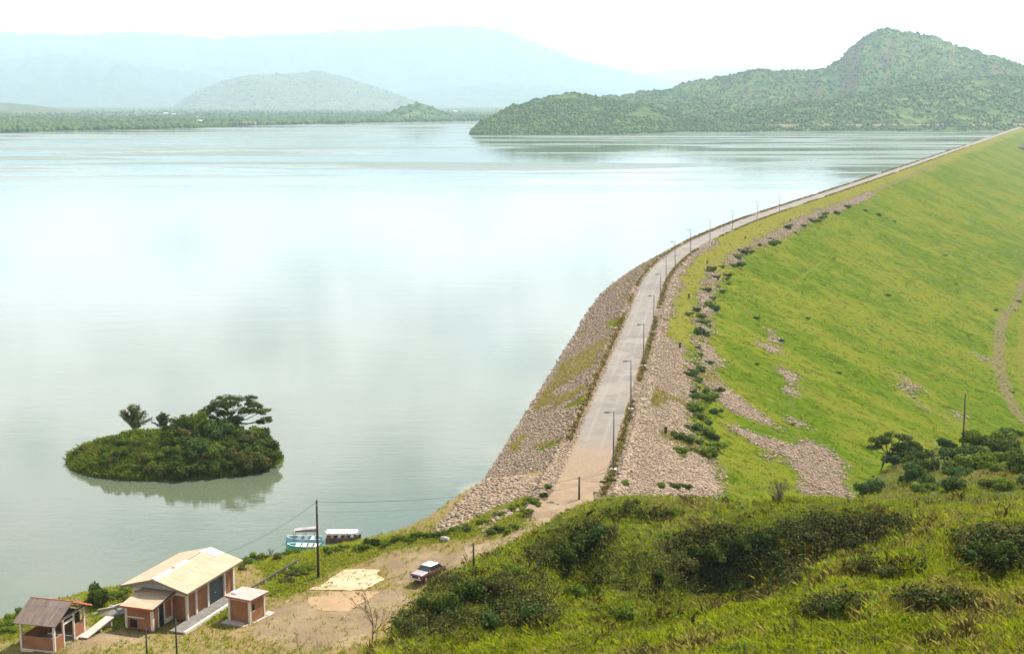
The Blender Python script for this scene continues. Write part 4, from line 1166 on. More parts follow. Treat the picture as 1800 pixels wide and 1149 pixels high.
# ------------------------------------------------------------------ dam: rocks, turf, roadside weeds, bushes, markers
rkm = np.where(rk > 0.3, rk, 0.0) * np.where((O2 > -2.6) & (O2 < 4.4), 0, 1) * sstep(S2, 1150, 500) * (S2 > 7) * np.where(O2 > 20, 3.0, 1.0)
PR = sample_grid(DX, DY, DZ, 115000, rkm, 0.004, seed=13)
PR = PR[PR[:, 2] > -0.3]
sr, orr = dam_so(PR[:, 0], PR[:, 1])
edge_ = (np.abs(orr + 4.7) < 0.8) | (np.abs(orr - 5.2) < 0.9)
sz = (0.10 + 0.60 * RNG.beta(1.1, 5.5, len(PR))) * np.where(edge_, 1.35, 1.0) * np.clip(PR[:, 1] / 260, 0.9, 1.4)
PR[:, 2] += sz * 0.06
tag(link('riprap_stones', rocks_mesh('riprap_stones', PR, sz, 17), M['stone'], dam), kind='stuff')
mskp = np.where((O2 > 9) & (rk > .06), 0.3 + rk, 0.0) * sstep(S2, 900, 500)
PP = sample_grid(DX, DY, DZ, 12000, mskp, 0.02, seed=44)
sp_ = (0.12 + 0.7 * RNG.beta(1.1, 5.5, len(PP))) * np.clip(PP[:, 1] / 230, .8, 1.6); PP[:, 2] += sp_ * .05
tag(link('loose_stones', rocks_mesh('loose_stones', PP, sp_, 45), M['stone'], dam), kind='stuff')
wm_ = np.where(((O2 < -5) | ((O2 > 6) & (rk > .5))) & (DZ > .8), 1.0, 0.0) * (fbm(DX * .07, DY * .07, 4, 37) > .22) * sstep(S2, 520, 350) * (S2 > 8)
PW = sample_grid(DX, DY, DZ, 5200, wm_, .004, seed=48)
tag(link('riprap_weeds', tufts_mesh('riprap_weeds', PW, RNG.uniform(.2, .5, len(PW)), 5, .2, .05, .6, None, 49), M['grass_dry'], dam), kind='stuff')
gmk = np.where((rk < 0.55) & (O2 > 4.4), 1.0, 0.0) * sstep(S2, 1500, 600)
PG = sample_grid(DX, DY, DZ, 15000, gmk, 0.004, seed=14)
ng = fbm(PG[:, 0] * 0.06, PG[:, 1] * 0.06, 3, 60)
_, og = dam_so(PG[:, 0], PG[:, 1])
hg = RNG.uniform(0.12, 0.34, len(PG)) * np.clip(PG[:, 1] / 250, 0.9, 1.6)
dsel = (ng + RNG.normal(0, 0.25, len(PG)) > 0.5) | ((og < 18) & (RNG.random(len(PG)) < 0.4))
tag(link('turf_grass', tufts_mesh('turf_grass', PG[~dsel], hg[~dsel], 4, 0.25, 0.07, 0.7, 0.2 + 0.3 * ng[~dsel], 24), M['leaf_mid'], dam), kind='stuff')
tag(link('dry_turf_grass', tufts_mesh('dry_turf_grass', PG[dsel], hg[dsel] * 0.9, 4, 0.25, 0.06, 0.7, 0.1 + 0 * ng[dsel], 25), M['grass_dry'], dam), kind='stuff')
# weeds along both road edges
sv = np.r_[RNG.uniform(6, 520, 5200), RNG.uniform(6, 520, 5200), RNG.uniform(520, 1500, 2600), RNG.uniform(520, 1500, 2600)]
side = np.r_[np.full(5200, -1), np.full(5200, 1), np.full(2600, -1), np.full(2600, 1)]
dens = fbm(sv * 0.045, side * 3.0, 3, 62)
kp = dens > -0.30
sv, side = sv[kp], side[kp]
ov = side * (3.35 + np.abs(RNG.normal(0, 0.35, len(sv))))
pv_, nv_ = axis_at(sv)
PV = np.c_[pv_ + nv_ * ov[:, None], dam_profile(ov)]
hv_ = RNG.uniform(0.2, 0.55, len(PV)) * np.where(sv > 520, 1.6, 1.0)
br = RNG.random(len(PV)) < 0.6
tag(link('roadside_weeds', tufts_mesh('roadside_weeds', PV[br], hv_[br], 5, 0.16, 0.06, 0.5, None, 26), M['grass_brown']), kind='stuff')
tag(link('roadside_grass', tufts_mesh('roadside_grass', PV[~br], hv_[~br], 5, 0.16, 0.05, 0.5, None, 27), M['grass_dry']), kind='stuff')

# bushes in the band along the outer shoulder
ROW = [(1250, 478), (1258, 490), (1268, 470), (1280, 486), (1262, 505), (1240, 512), (1252, 528), (1236, 540), (1300, 455), (1312, 438), (1320, 445), (1335, 432), (1352, 420), (1362, 426), (1385, 402), (1398, 410), (1412, 398), (1430, 390),
       (1224, 548), (1232, 560), (1228, 578), (1240, 590), (1232, 600), (1226, 612), (1245, 575), (1222, 640), (1235, 655), (1228, 668), (1240, 690), (1222, 700), (1215, 720), (1230, 735), (1245, 745), (1220, 755), (1258, 728), (1236, 765),
       (1250, 700), (1262, 690), (1225, 780), (1240, 800), (1210, 790), (1196, 795), (1218, 690), (1252, 770), (1256, 790), (1445, 385), (1470, 376), (1490, 366), (1520, 355), (1545, 342), (1575, 330), (1600, 320), (1280, 500), (1295, 470), (1450, 378), (1560, 338),
       (1190, 770), (1206, 776), (1228, 720), (1246, 640), (1230, 625), (1270, 515), (1255, 545), (1216, 655)]
ROW = ROW + [(u + random.gauss(0, 7), v + random.gauss(0, 9)) for u, v in ROW[::3]]
for u, v in ROW:
    p = place(u, v, 'dam'); p.z -= 0.1
    k_ = random.choice(['dark', 'teal', 'green', 'green', 'dark'])
    r_ = random.uniform(0.55, 1.55) * (1.0 if v > 480 else 1.4)
    bush(p, r_, k_, f'{WORD[k_]} bush in the straggling row along the outer shoulder of the dam', 'bushes along the outer shoulder of the dam', 'bush', 'bush', 0.8)
pr_ = np.array([place(u + random.gauss(0, 9), v + random.gauss(0, 10), 'dam') for u, v in ROW for _ in range(6)]); rr_ = RNG.uniform(.2, .65, len(pr_))
tag(link('shoulder_weeds', leaves('shoulder_weeds', [leaf_arrays(pr_ + np.c_[np.zeros((len(pr_), 2)), rr_ * .3], np.c_[rr_ * 1.3, rr_ * 1.3, rr_ * .7], 34, .13, 36, .4, .5)]), M['leaf_mid']), kind='stuff')
SPOTS = [(1590, 655), (1570, 640), (1608, 700), (1640, 760), (1465, 455), (1500, 520), (1560, 520), (1620, 548), (1700, 590), (1735, 635), (1750, 545), (1765, 560), (1782, 545), (1755, 700), (1780, 690), (1645, 700), (1395, 745), (1405, 735), (1372, 600),
         (1360, 585), (1330, 640), (1440, 700), (1475, 655), (1490, 665), (1680, 500), (1600, 470), (1660, 450), (1720, 480), (1420, 560), (1470, 590), (1330, 560), (1405, 470), (1780, 640), (1770, 655), (1790, 530), (1455, 690)]
for u, v in SPOTS[::2]:
    p = place(u, v, 'dam'); p.z -= 0.08
    bush(p, random.uniform(0.5, 1.1) * (1.3 if v < 560 else 0.9), random.choice(['teal', 'green']), 'small isolated bush dotted on the open turf slope of the dam', 'small bushes dotted over the turf slope', 'bush', 'bush', 0.6)

MARK = [(1195, 613), (1170, 764), (1195, 612), (1211, 525), (1243, 465), (1310, 421), (1389, 390)]
MARK = [MARK[1], MARK[0]] + MARK[3:]
ORD = ['first', 'second', 'third', 'fourth', 'fifth', 'sixth', 'seventh', 'eighth', 'ninth', 'tenth', 'eleventh', 'twelfth']
for i, (u, v) in enumerate(MARK):
    p = place(u, v, 'dam')
    o = empty('marker_post', p, 0.4, f'stubby dark marker post on the outer dam shoulder, {ORD[i]} counted from the near end', 'marker post', 'marker posts on the dam shoulder')
    MB().prism([(-.16, -.16), (.16, -.16), (.16, .16), (-.16, .16)], -0.3, 1.15).build('post', M['pole_wood'], o, 0.03)
    MB().prism([(-.30, -.30), (.30, -.30), (.30, .30), (-.30, .30)], -0.3, 0.18).build('footing', M['concrete'], o, 0.03)
    MB().prism([(-.2, -.2), (.2, -.2), (.2, .2), (-.2, .2)], 1.152, 1.26).build('cap', M['rail_dark'], o, 0.03)

# ------------------------------------------------------------------ lamps
lamp = empty('street_lamp', (0, 0, 0), 0, 'x', 'street lamp', 'street lamps along the dam road')
MB().tube([(0, 0, -0.3), (0, 0, 0.9), (0, 0, 4.0), (0, 0, 7.75)], [0.13, 0.12, 0.095, 0.065], 10).build('pole', M['pole_metal'], lamp, smooth=True)
MB().tube([(0, 0, 7.45), (-0.25, 0, 7.55), (-0.75, 0, 7.52)], [0.05, 0.045, 0.04], 8).build('arm', M['pole_metal'], lamp, smooth=True)
hd = MB().prism([(-1.25, -.10), (-0.62, -.15), (-0.62, .15), (-1.25, .10)], [7.44, 7.42, 7.42, 7.44], [7.56, 7.64, 7.64, 7.56]).build('lamp_head', M['pole_metal'], lamp, 0.03)
MB().prism([(-1.18, -.08), (-0.78, -.10), (-0.78, .10), (-1.18, .08)], 7.395, 7.43).build('lens', M['lamp_glass'], hd)
MB().prism([(-.42, -.42), (.42, -.42), (.42, .42), (-.42, .42)], -0.5, 0.30).build('footing', M['concrete_lamp'], lamp, 0.04)
for i, (x, y) in enumerate(LP):
    _, nn = axis_at(np.array([float(dam_so(np.array([x]), np.array([y]))[0][0])]))
    rz = math.atan2(nn[0, 1], nn[0, 0])
    lab = f'tall grey street lamp beside the dam road, {ORD[i]} counted from the near end'
    zb = CREST_Z
    if i == 0:
        lamp.location = (x, y, zb); lamp.rotation_euler = (0, 0, rz); lamp['label'] = lab
    else:
        lp_ = dup(lamp, (x, y, zb), rz, 1.0, lab)
        lp_.rotation_euler = (random.gauss(0, .012), random.gauss(0, .012), rz + random.gauss(0, .05))

# ------------------------------------------------------------------ boathouse, annex, hut, pavilion
def root_at(name, x, y, dx, dy, label, cat, z=None):
    return empty(name, (x, y, gz(x, y) if z is None else z), math.atan2(dy, dx), label, cat)


BR, WT = M['brick'], M['white_trim']
M['walk'] = plain_mat('weathered_shade_dark_concrete', (0.17, 0.155, 0.14), 0.9, 0.2, vary=0.2, scale=1.5, dirt=(0.10, 0.08, 0.06))  # eave shade over the walkway put into this colour; ramp reuses it
HZB = 1.75
hs = root_at('boathouse', -31.5, 132.2, .322, .947, 'long terracotta block building with wide pale tan gable roof and white pilasters', 'building', HZB)
wl = MB()
wl.box(1.2, 5.25, 0.95, 1.15, 0, 3.3); wl.box(8.35, 10.3, 0.95, 1.15, 0, 3.3)            # lake-road side
wl.box(5.25, 8.35, 0.95, 1.15, 2.75, 3.3)
wl.box(1.2, 1.4, 1.152, 6.65, 0, 2.55); wl.box(10.1, 10.3, 1.152, 6.65, 0, 3.3); wl.box(1.2, 10.3, 6.652, 6.85, 0, 3.2)
wl.build('wall', BR, hs)
gb = MB(); zt = lambda y: 3.12 + (min(y, 7.6 - y)) / 3.8 * 1.02
gb.prism([(1.2, 0.95), (1.42, 0.95), (1.42, 3.8), (1.42, 6.85), (1.2, 6.85), (1.2, 3.8)], [2.555] * 6, [zt(0.95), zt(0.95), zt(3.8), zt(6.85), zt(6.85), zt(3.8)])
gb.build('gable_board', M['gable_grey'], hs)
MB().box(1.12, 1.197, 0.9, 6.9, 2.45, 2.72).build('tie_beam', WT, hs)
for x in (1.2, 2.85, 5.1, 8.35, 10.15):
    MB().box(x - .02, x + .28, 0.80, 1.0, 0.02, 3.34).build('pilaster', WT, hs, 0.01)
MB().box(1.14, 1.44, 6.7, 6.92, 0.02, 3.2).build('pilaster', WT, hs, 0.01)
dr_ = MB().box(5.42, 8.30, 1.04, 1.10, 0.05, 2.72)
for i in range(9): dr_.box(5.42, 8.30, 1.015, 1.038, 0.1 + i * .29, 0.16 + i * .29)
dr_ = dr_.build('roller_door', M['door_grey'], hs)
MB().box(6.7, 7.0, 0.985, 1.012, 0.95, 1.03).build('handle', M['chrome'], dr_)
MB().box(-1.9, 10.6, -0.62, 0.94, -0.6, 0.05).build('walkway', M['walk'], hs)
MB().box(-1.9, 10.6, -0.86, -0.63, -0.6, 0.14).build('kerb', M['white_trim'], hs, 0.02)


def slope(x0, x1, y0, y1, z0, z1, t=0.07):
    return MB().hexa([(x0, y0, z0), (x1, y0, z0), (x1, y1, z1), (x0, y1, z1)], [(x0, y0, z0 + t), (x1, y0, z0 + t), (x1, y1, z1 + t), (x0, y1, z1 + t)])


slope(0, 10.9, 0, 3.78, 3.15, 4.18).build('roof_slope', M['roof_tan'], hs)
slope(0.0, 10.9, 7.6, 3.82, 3.15, 4.18).build('roof_slope', M['roof_tan'], hs)
slope(9.3, 10.7, 2.2, 3.7, 3.83, 4.24, 0.05).build('skylight_sheet', M['boat_white'], hs)
for x0, x1 in ((0.1, 2.1), (2.3, 3.2), (3.9, 6.2), (8.9, 9.6)):
    MB().hexa([(x0, 3.55, 4.19), (x1, 3.55, 4.19), (x1, 4.15, 4.17), (x0, 4.15, 4.17)], [(x0, 3.75, 4.32), (x1, 3.75, 4.32), (x1, 3.95, 4.32), (x0, 3.95, 4.32)]).build('ridge_cap', M['roof_white'], hs)
MB().tube([(0, 3.8, 4.22), (10.9, 3.8, 4.22)], 0.05, 6).build('ridge_bar', M['timber'], hs)
MB().box(0, 10.9, 0.02, 0.08, 3.0, 3.14).build('eave_board', M['bark_pale'], hs)
fb = MB(); fb.hexa([(-.05, 0, 2.98), (0.0, 0, 2.98), (0.0, 3.8, 4.02), (-.05, 3.8, 4.02)], [(-.05, 0, 3.2), (0.0, 0, 3.2), (0.0, 3.8, 4.24), (-.05, 3.8, 4.24)])
fb.hexa([(-.05, 3.801, 4.02), (0.0, 3.801, 4.02), (0.0, 7.6, 2.98), (-.05, 7.6, 2.98)], [(-.05, 3.801, 4.24), (0.0, 3.801, 4.24), (0.0, 7.6, 3.2), (-.05, 7.6, 3.2)])
fb.build('barge_board', M['bark_pale'], hs)
for x in (1.3, 3.2, 5.1, 7.0, 8.9, 10.2):
    MB().hexa([(x, .1, 3.02), (x + .08, .1, 3.02), (x + .08, 3.75, 4.02), (x, 3.75, 4.02)], [(x, .1, 3.14), (x + .08, .1, 3.14), (x + .08, 3.75, 4.14), (x, 3.75, 4.14)]).build('rafter', M['timber'], hs)

# annex in front of the gable
e1 = np.array([.322, .947]); e2 = np.array([-.947, .322]); Oh = np.array([-31.5, 132.2])
pa_ = Oh + e1 * -2.35 + e2 * 2.45
ax = empty('brick_annex', (pa_[0], pa_[1], HZB - 0.02), math.atan2(.947, .322), 'small terracotta lean-to with red edged pale roof against the gable of the long building', 'building')
w1 = MB(); w1.box(0, .18, 0.2, 1.75, 0, 2.0); w1.box(0, .18, 2.55, 2.85, 0, 2.0); w1.box(0, .18, 1.75, 2.55, 0.95, 2.0); w1.box(0, .18, 1.75, 2.55, 0, 0.12)
w1.box(.2, .95, 0, .18, 0, 2.0); MB().box(2.15, 3.3, 0, .18, 0.45, 2.2).build('wall', BR, ax); w1.box(.2, 3.3, 2.85, 3.03, 0, 2.3)
w1.build('wall', BR, ax)
for x0, y0 in ((0, 0), (0, 2.85)): MB().box(x0 - .03, x0 + .23, y0 - .03, y0 + .23, 0, 2.05).build('post', WT, ax, 0.01)
MB().box(3.3, 3.52, -.03, .2, 0, 2.3).build('post', WT, ax, 0.01)
MB().box(.95, 1.08, -.02, .19, 0, 2.05).build('door_frame', WT, ax)
MB().box(2.02, 2.15, -.02, .19, 0, 2.1).build('door_frame', WT, ax)
MB().box(2.15, 3.3, -.04, .2, 0, 0.449).build('plinth', WT, ax)
dd = MB().box(1.08, 2.02, .06, .12, 0.02, 2.0).build('door', M['dark_void'], ax)
MB().box(1.9, 1.96, .02, .058, 0.95, 1.05).build('handle', M['chrome'], dd)
MB().box(.06, .10, 1.75, 2.55, 0.12, 0.95).build('window', M['dark_void'], ax)
MB().box(-.06, .0, 0.9, 2.85, 1.12, 1.24).build('window_ledge', WT, ax)
bt = MB(); bt.hexa([(-.05, -.05, 2.05), (3.55, -.05, 2.3), (3.55, .2, 2.3), (-.05, .2, 2.05)], [(-.05, -.05, 2.24), (3.55, -.05, 2.72), (3.55, .2, 2.72), (-.05, .2, 2.24)])
bt.box(-.05, .2, .201, 3.05, 2.05, 2.24); bt.build('top_beam', WT, ax)
MB().hexa([(-.45, -.35, 2.26), (3.5, -.35, 2.80), (3.5, 3.35, 2.80), (-.45, 3.35, 2.26)], [(-.45, -.35, 2.36), (3.5, -.35, 2.90), (3.5, 3.35, 2.90), (-.45, 3.35, 2.36)]).build('roof', M['roof_tan'], ax)
MB().box(-.50, -.452, -.38, 3.38, 2.16, 2.37).build('fascia', M['roof_red'], ax)
MB().hexa([(-.45, -.40, 2.18), (3.5, -.40, 2.72), (3.5, -.352, 2.72), (-.45, -.352, 2.18)], [(-.45, -.40, 2.36), (3.5, -.40, 2.9), (3.5, -.352, 2.9), (-.45, -.352, 2.36)]).build('fascia', M['timber'], ax)
fl = MB().tube([(3.35, -.06, 2.42), (3.35, -.22, 2.42)], [0.06, 0.15], 10).build('flood_lamp', M['boat_white'], ax)
MB().tube([(3.35, -.222, 2.42), (3.35, -.24, 2.42)], [0.13, 0.12], 10).build('lens', M['lamp_glass'], fl)

# hut
hp = place(440, 1096)
ht_ = empty('pump_hut', (hp.x, hp.y, hp.z), math.atan2(.895, .447), 'small cube shaped terracotta hut with flat pinkish slab roof and one dark window', 'hut')
w1 = MB(); w1.box(0.02, .2, .2, 2.4, -.2, 2.15); w1.box(2.25, 2.43, .2, 2.4, -.2, 2.15); w1.box(.2, 2.25, 2.42, 2.58, -.2, 2.15)
w1.box(.2, .35, .02, .18, -.2, 2.15); w1.box(.80, 2.25, .02, .18, -.2, 2.15); w1.box(.35, .80, .02, .18, -.2, 1.15); w1.box(.35, .80, .02, .18, 1.85, 2.15)
w1.build('wall', BR, ht_)
for x0, y0 in ((0, 0), (2.25, 0), (0, 2.4), (2.25, 2.4)): MB().box(x0 - .02, x0 + .22, y0 - .02, y0 + .22, -.2, 2.18).build('corner_post', WT, ht_, 0.01)
wn = MB().box(.35, .80, .08, .12, 1.15, 1.85).build('window', M['dark_void'], ht_)
MB().box(.33, .82, .0, .079, 1.10, 1.15).build('sill', WT, wn)
MB().box(-.03, 2.48, -.03, 2.63, 2.18, 2.33).build('top_beam', WT, ht_)
MB().hexa([(-.25, -.25, 2.335), (2.7, -.25, 2.335), (2.7, 2.85, 2.335), (-.25, 2.85, 2.335)], [(-.25, -.25, 2.44), (2.7, -.25, 2.44), (2.7, 2.85, 2.44), (-.25, 2.85, 2.44)]).build('fascia', M['roof_red'], ht_)
MB().box(-.28, 2.73, -.28, 2.88, 2.445, 2.54).build('roof_slab', material('pink_washed_slab', slab_fn((0.46, 0.37, 0.32), (0.40, 0.27, 0.23), (0.33, 0.17, 0.14))), ht_, 0.02)
MB().box(.4, 1.1, 1.9, 2.6, 2.545, 2.72).build('roof_hatch', M['roof_white'], ht_, 0.02)
MB().prism([(-1.0, -.35), (2.6, -.35), (2.6, .0), (-.02, .0), (-.02, 2.8), (-1.0, 2.8)], -.4, 0.06).build('apron', M['concrete'], ht_, 0.02)
MB().box(2.48, 3.6, -.5, .5, -.4, 0.10).build('step', M['concrete'], ht_, 0.02)

# pavilion
pp = place(97, 1146)
pv2 = empty('picnic_pavilion', (pp.x, pp.y, pp.z - 0.05), math.atan2(.968, .25), 'open sided terracotta shelter with steep rusty brown gable roof and white posts', 'shelter')
for x0, y0 in ((0, 0), (0, 3.4), (5.0, 0), (5.0, 3.4)): MB().box(x0, x0 + .2, y0, y0 + .2, -.2, 2.75).build('post', WT, pv2, 0.01)
for x0 in (1.55, 3.3): MB().box(x0, x0 + .16, 0.02, .18, -.1, 2.52).build('post', WT, pv2, 0.01)
lw_ = MB(); lw_.box(.03, .17, .2, 3.4, -.2, 1.32); lw_.box(.2, 1.55, .03, .17, -.1, 1.32); lw_.box(3.46, 5.0, .03, .17, -.1, 1.45); lw_.box(.2, 5.0, 3.43, 3.57, -.1, 1.32); lw_.box(5.03, 5.17, .2, 3.4, -.1, 1.32)
lw_.build('low_wall', BR, pv2)
MB().box(-.06, .03, .1, 3.5, -.2, .12).build('plinth', WT, pv2)
MB().box(3.46, 5.0, -.06, .03, -.1, .12).build('plinth', WT, pv2)
tb = MB(); tb.box(.2, 5.0, .03, .17, 2.53, 2.70); tb.box(.2, 5.0, 3.43, 3.57, 2.53, 2.70); tb.box(.03, .17, .2, 3.4, 2.55, 2.70); tb.box(5.03, 5.17, .2, 3.4, 2.55, 2.70)
tb.build('top_beam', WT, pv2)
MB().box(1.71, 3.3, .05, .15, 2.02, 2.22).build('lintel', WT, pv2)
MB().box(4.6, 4.75, .25, 3.3, 1.0, 2.5).build('partition', M['timber'], pv2)
MB().box(.5, .9, 1.0, 3.2, .0, .85).build('counter', M['timber'], pv2)
MB().box(.2, 5.0, .2, 3.4, -.25, .02).build('floor_slab', M['concrete'], pv2)
def xslope(x0, z0, x1, z1, y0, y1, t=.06):
    lo = [(x0, y0, z0), (x1, y0, z1), (x1, y1, z1), (x0, y1, z0)]
    return MB().hexa(lo, [(a, b, c + t) for a, b, c in lo])
rust = M['roof_rust']
def rslope(name, x0, z0, x1, z1):
    """sheets run up the slope: built along local x of its own frame so that the ribs follow the fall"""
    L = math.hypot(x1 - x0, z1 - z0)
    o = MB().box(0, 4.45, 0, L, 0, .06).build(name, rust, pv2)
    X = Vector((0, -1 if x1 > x0 else 1, 0)); Yv = Vector((x1 - x0, 0, z1 - z0)).normalized(); Z = X.cross(Yv)
    o.matrix_local = Matrix.Translation((x0, 4.0 if x1 > x0 else -.45, z0)) @ Matrix((X, Yv, Z)).transposed().to_4x4()
    return o
rslope('roof_slope', -.45, 2.62, 2.58, 4.0); rslope('roof_slope', 5.75, 2.62, 2.62, 4.0)
MB().tube([(2.6, -.45, 4.05), (2.6, 4.0, 4.05)], .07, 6).build('ridge_cap', M['roof_red'], pv2)
for y in (-.1, 1.7, 3.5):
    tr_ = MB(); tr_.tube([(0, y, 2.74), (5.2, y, 2.74)], .045, 5); tr_.tube([(0.05, y, 2.76), (2.6, y, 3.93)], .04, 5); tr_.tube([(5.15, y, 2.76), (2.6, y, 3.93)], .04, 5)
    tr_.tube([(2.6, y, 2.76), (2.6, y, 3.9)], .035, 5); tr_.tube([(1.3, y, 2.76), (1.9, y, 3.55)], .03, 5); tr_.tube([(3.9, y, 2.76), (3.3, y, 3.55)], .03, 5)
    tr_.build('roof_truss', M['timber'], pv2)
MB().hexa([(5.70, -.5, 2.56), (5.78, -.5, 2.56), (2.66, -.5, 3.94), (2.58, -.5, 3.94)], [(5.70, -.45, 2.70), (5.78, -.45, 2.70), (2.66, -.45, 4.08), (2.58, -.45, 4.08)]).build('barge_board', M['roof_red'], pv2)

# plank walk from the pavilion to the annex
a = place(146, 1123); b = place(194, 1101)
dv_ = (b - a); ln = math.hypot(dv_.x, dv_.y)
pw = empty('plank_walk', (a.x, a.y, gz(a.x, a.y)), math.atan2(dv_.y, dv_.x), 'pale raised concrete plank between the pavilion and the small annex', 'walkway')
MB().hexa([(0, -.45, .08), (ln, -.45, .42), (ln, .45, .42), (0, .45, .08)], [(0, -.45, .2), (ln, -.45, .54), (ln, .45, .54), (0, .45, .2)]).build('deck', M['concrete_lamp'], pw, 0.01)
for x in (.5, ln * .55, ln - .3): MB().box(x - .12, x + .12, -.35, .35, -.3, .06 + .34 * x / ln).build('support', M['concrete'], pw)

# pipe beside the boathouse, dark rail, low grey ramp
p0 = place(163, 1082); p1 = place(196, 1070); p2 = Vector((Oh[0] + e1[0] * 1.0 + e2[0] * 7.0, Oh[1] + e1[1] * 1.0 + e2[1] * 7.0, HZB + 1.3))
pe = empty('drain_pipe', p1, 0, 'pale pipe slanting down from the lake side corner of the long building', 'pipe')
q0 = Vector((p0.x - p1.x, p0.y - p1.y, p0.z - p1.z + .12)); q2 = p2 - p1
MB().tube([q0, (0, 0, .25), q2], .11, 8).build('pipe', M['pipe'], pe, smooth=True)
MB().tube([(-.12, -.05, .22), (.12, .06, .32)], .2, 8).build('coupling', M['concrete_lamp'], pe)
MB().box(-.15, .15, -.15, .15, -.4, .12).build('support', M['concrete'], pe)
ra, rb = place(443, 1038), place(524, 989)
rl = empty('steel_rail', ra, math.atan2(rb.y - ra.y, rb.x - ra.x), 'long straight dark rail lying across the grass beyond the flat roofed hut', 'rail')
rlen = math.hypot(rb.x - ra.x, rb.y - ra.y); dzr = rb.z - ra.z
MB().hexa([(0, -.07, .28), (rlen, -.07, dzr + .28), (rlen, .07, dzr + .28), (0, .07, .28)], [(0, -.07, .44), (rlen, -.07, dzr + .44), (rlen, .07, dzr + .44), (0, .07, .44)]).build('beam', M['rail_dark'], rl)
for i in range(5):
    x = .3 + (rlen - .6) * i / 4; z = dzr * x / rlen
    MB().box(x - .1, x + .1, -.14, .14, z - .5, z + .275).build('support', M['concrete'], rl)
c0 = place(205, 1079)
cr = empty('concrete_ramp', c0, 0.55, 'low grey concrete ramp on the grass just left of the annex', 'ramp')
MB().hexa([(-1.6, -.9, -.3), (1.5, -.9, -.3), (1.5, .9, -.3), (-1.6, .9, -.3)], [(-1.6, -.9, .08), (1.5, -.9, .42), (1.5, .9, .42), (-1.6, .9, .08)]).build('slab', M['walk'], cr, .02)
MB().box(-1.6, 1.5, .905, 1.05, -.3, .5).build('edge_wall', M['concrete'], cr, .02)


def ground_slab(name, px, mat, t, label):
    P = [place(u, v, 'flat') for u, v in px]
    rj_ = random.Random(len(px)); Q_ = []
    for i in range(len(P)):
        a_, b_ = P[i], P[(i + 1) % len(P)]; n_ = max(2, int((b_ - a_).length / .5))
        for k_ in range(n_):
            q_ = a_.lerp(b_, k_ / n_)
            if k_: q_ += Vector((rj_.gauss(0, .09), rj_.gauss(0, .09), 0))
            Q_.append(q_)
    P = Q_
    c = sum(P, Vector()) / len(P); zt_ = max(p.z for p in P) + t
    o = MB().prism([(p.x - c.x, p.y - c.y) for p in P], -.6, [p.z + t - c.z for p in P]).build(name, mat)
    o.location = c
    return tag(o, label, 'slab')


ground_slab('concrete_slab', [(542, 1037.6), (574, 1023), (601, 1003), (628, 1001), (668, 1002.7), (662, 1011), (676.6, 1017.5), (642, 1037.4)], M['slab_pale'], .09, 'bright sandy concrete slab lying on the open ground left of the parked car')
ground_slab('concrete_slab', [(498, 1058), (541, 1038.6), (641, 1038.4), (668, 1040), (655, 1049), (612, 1075), (560, 1072)], M['slab_dirty'], .03, 'earth covered lower slab joined to the near side of the bright sandy slab')

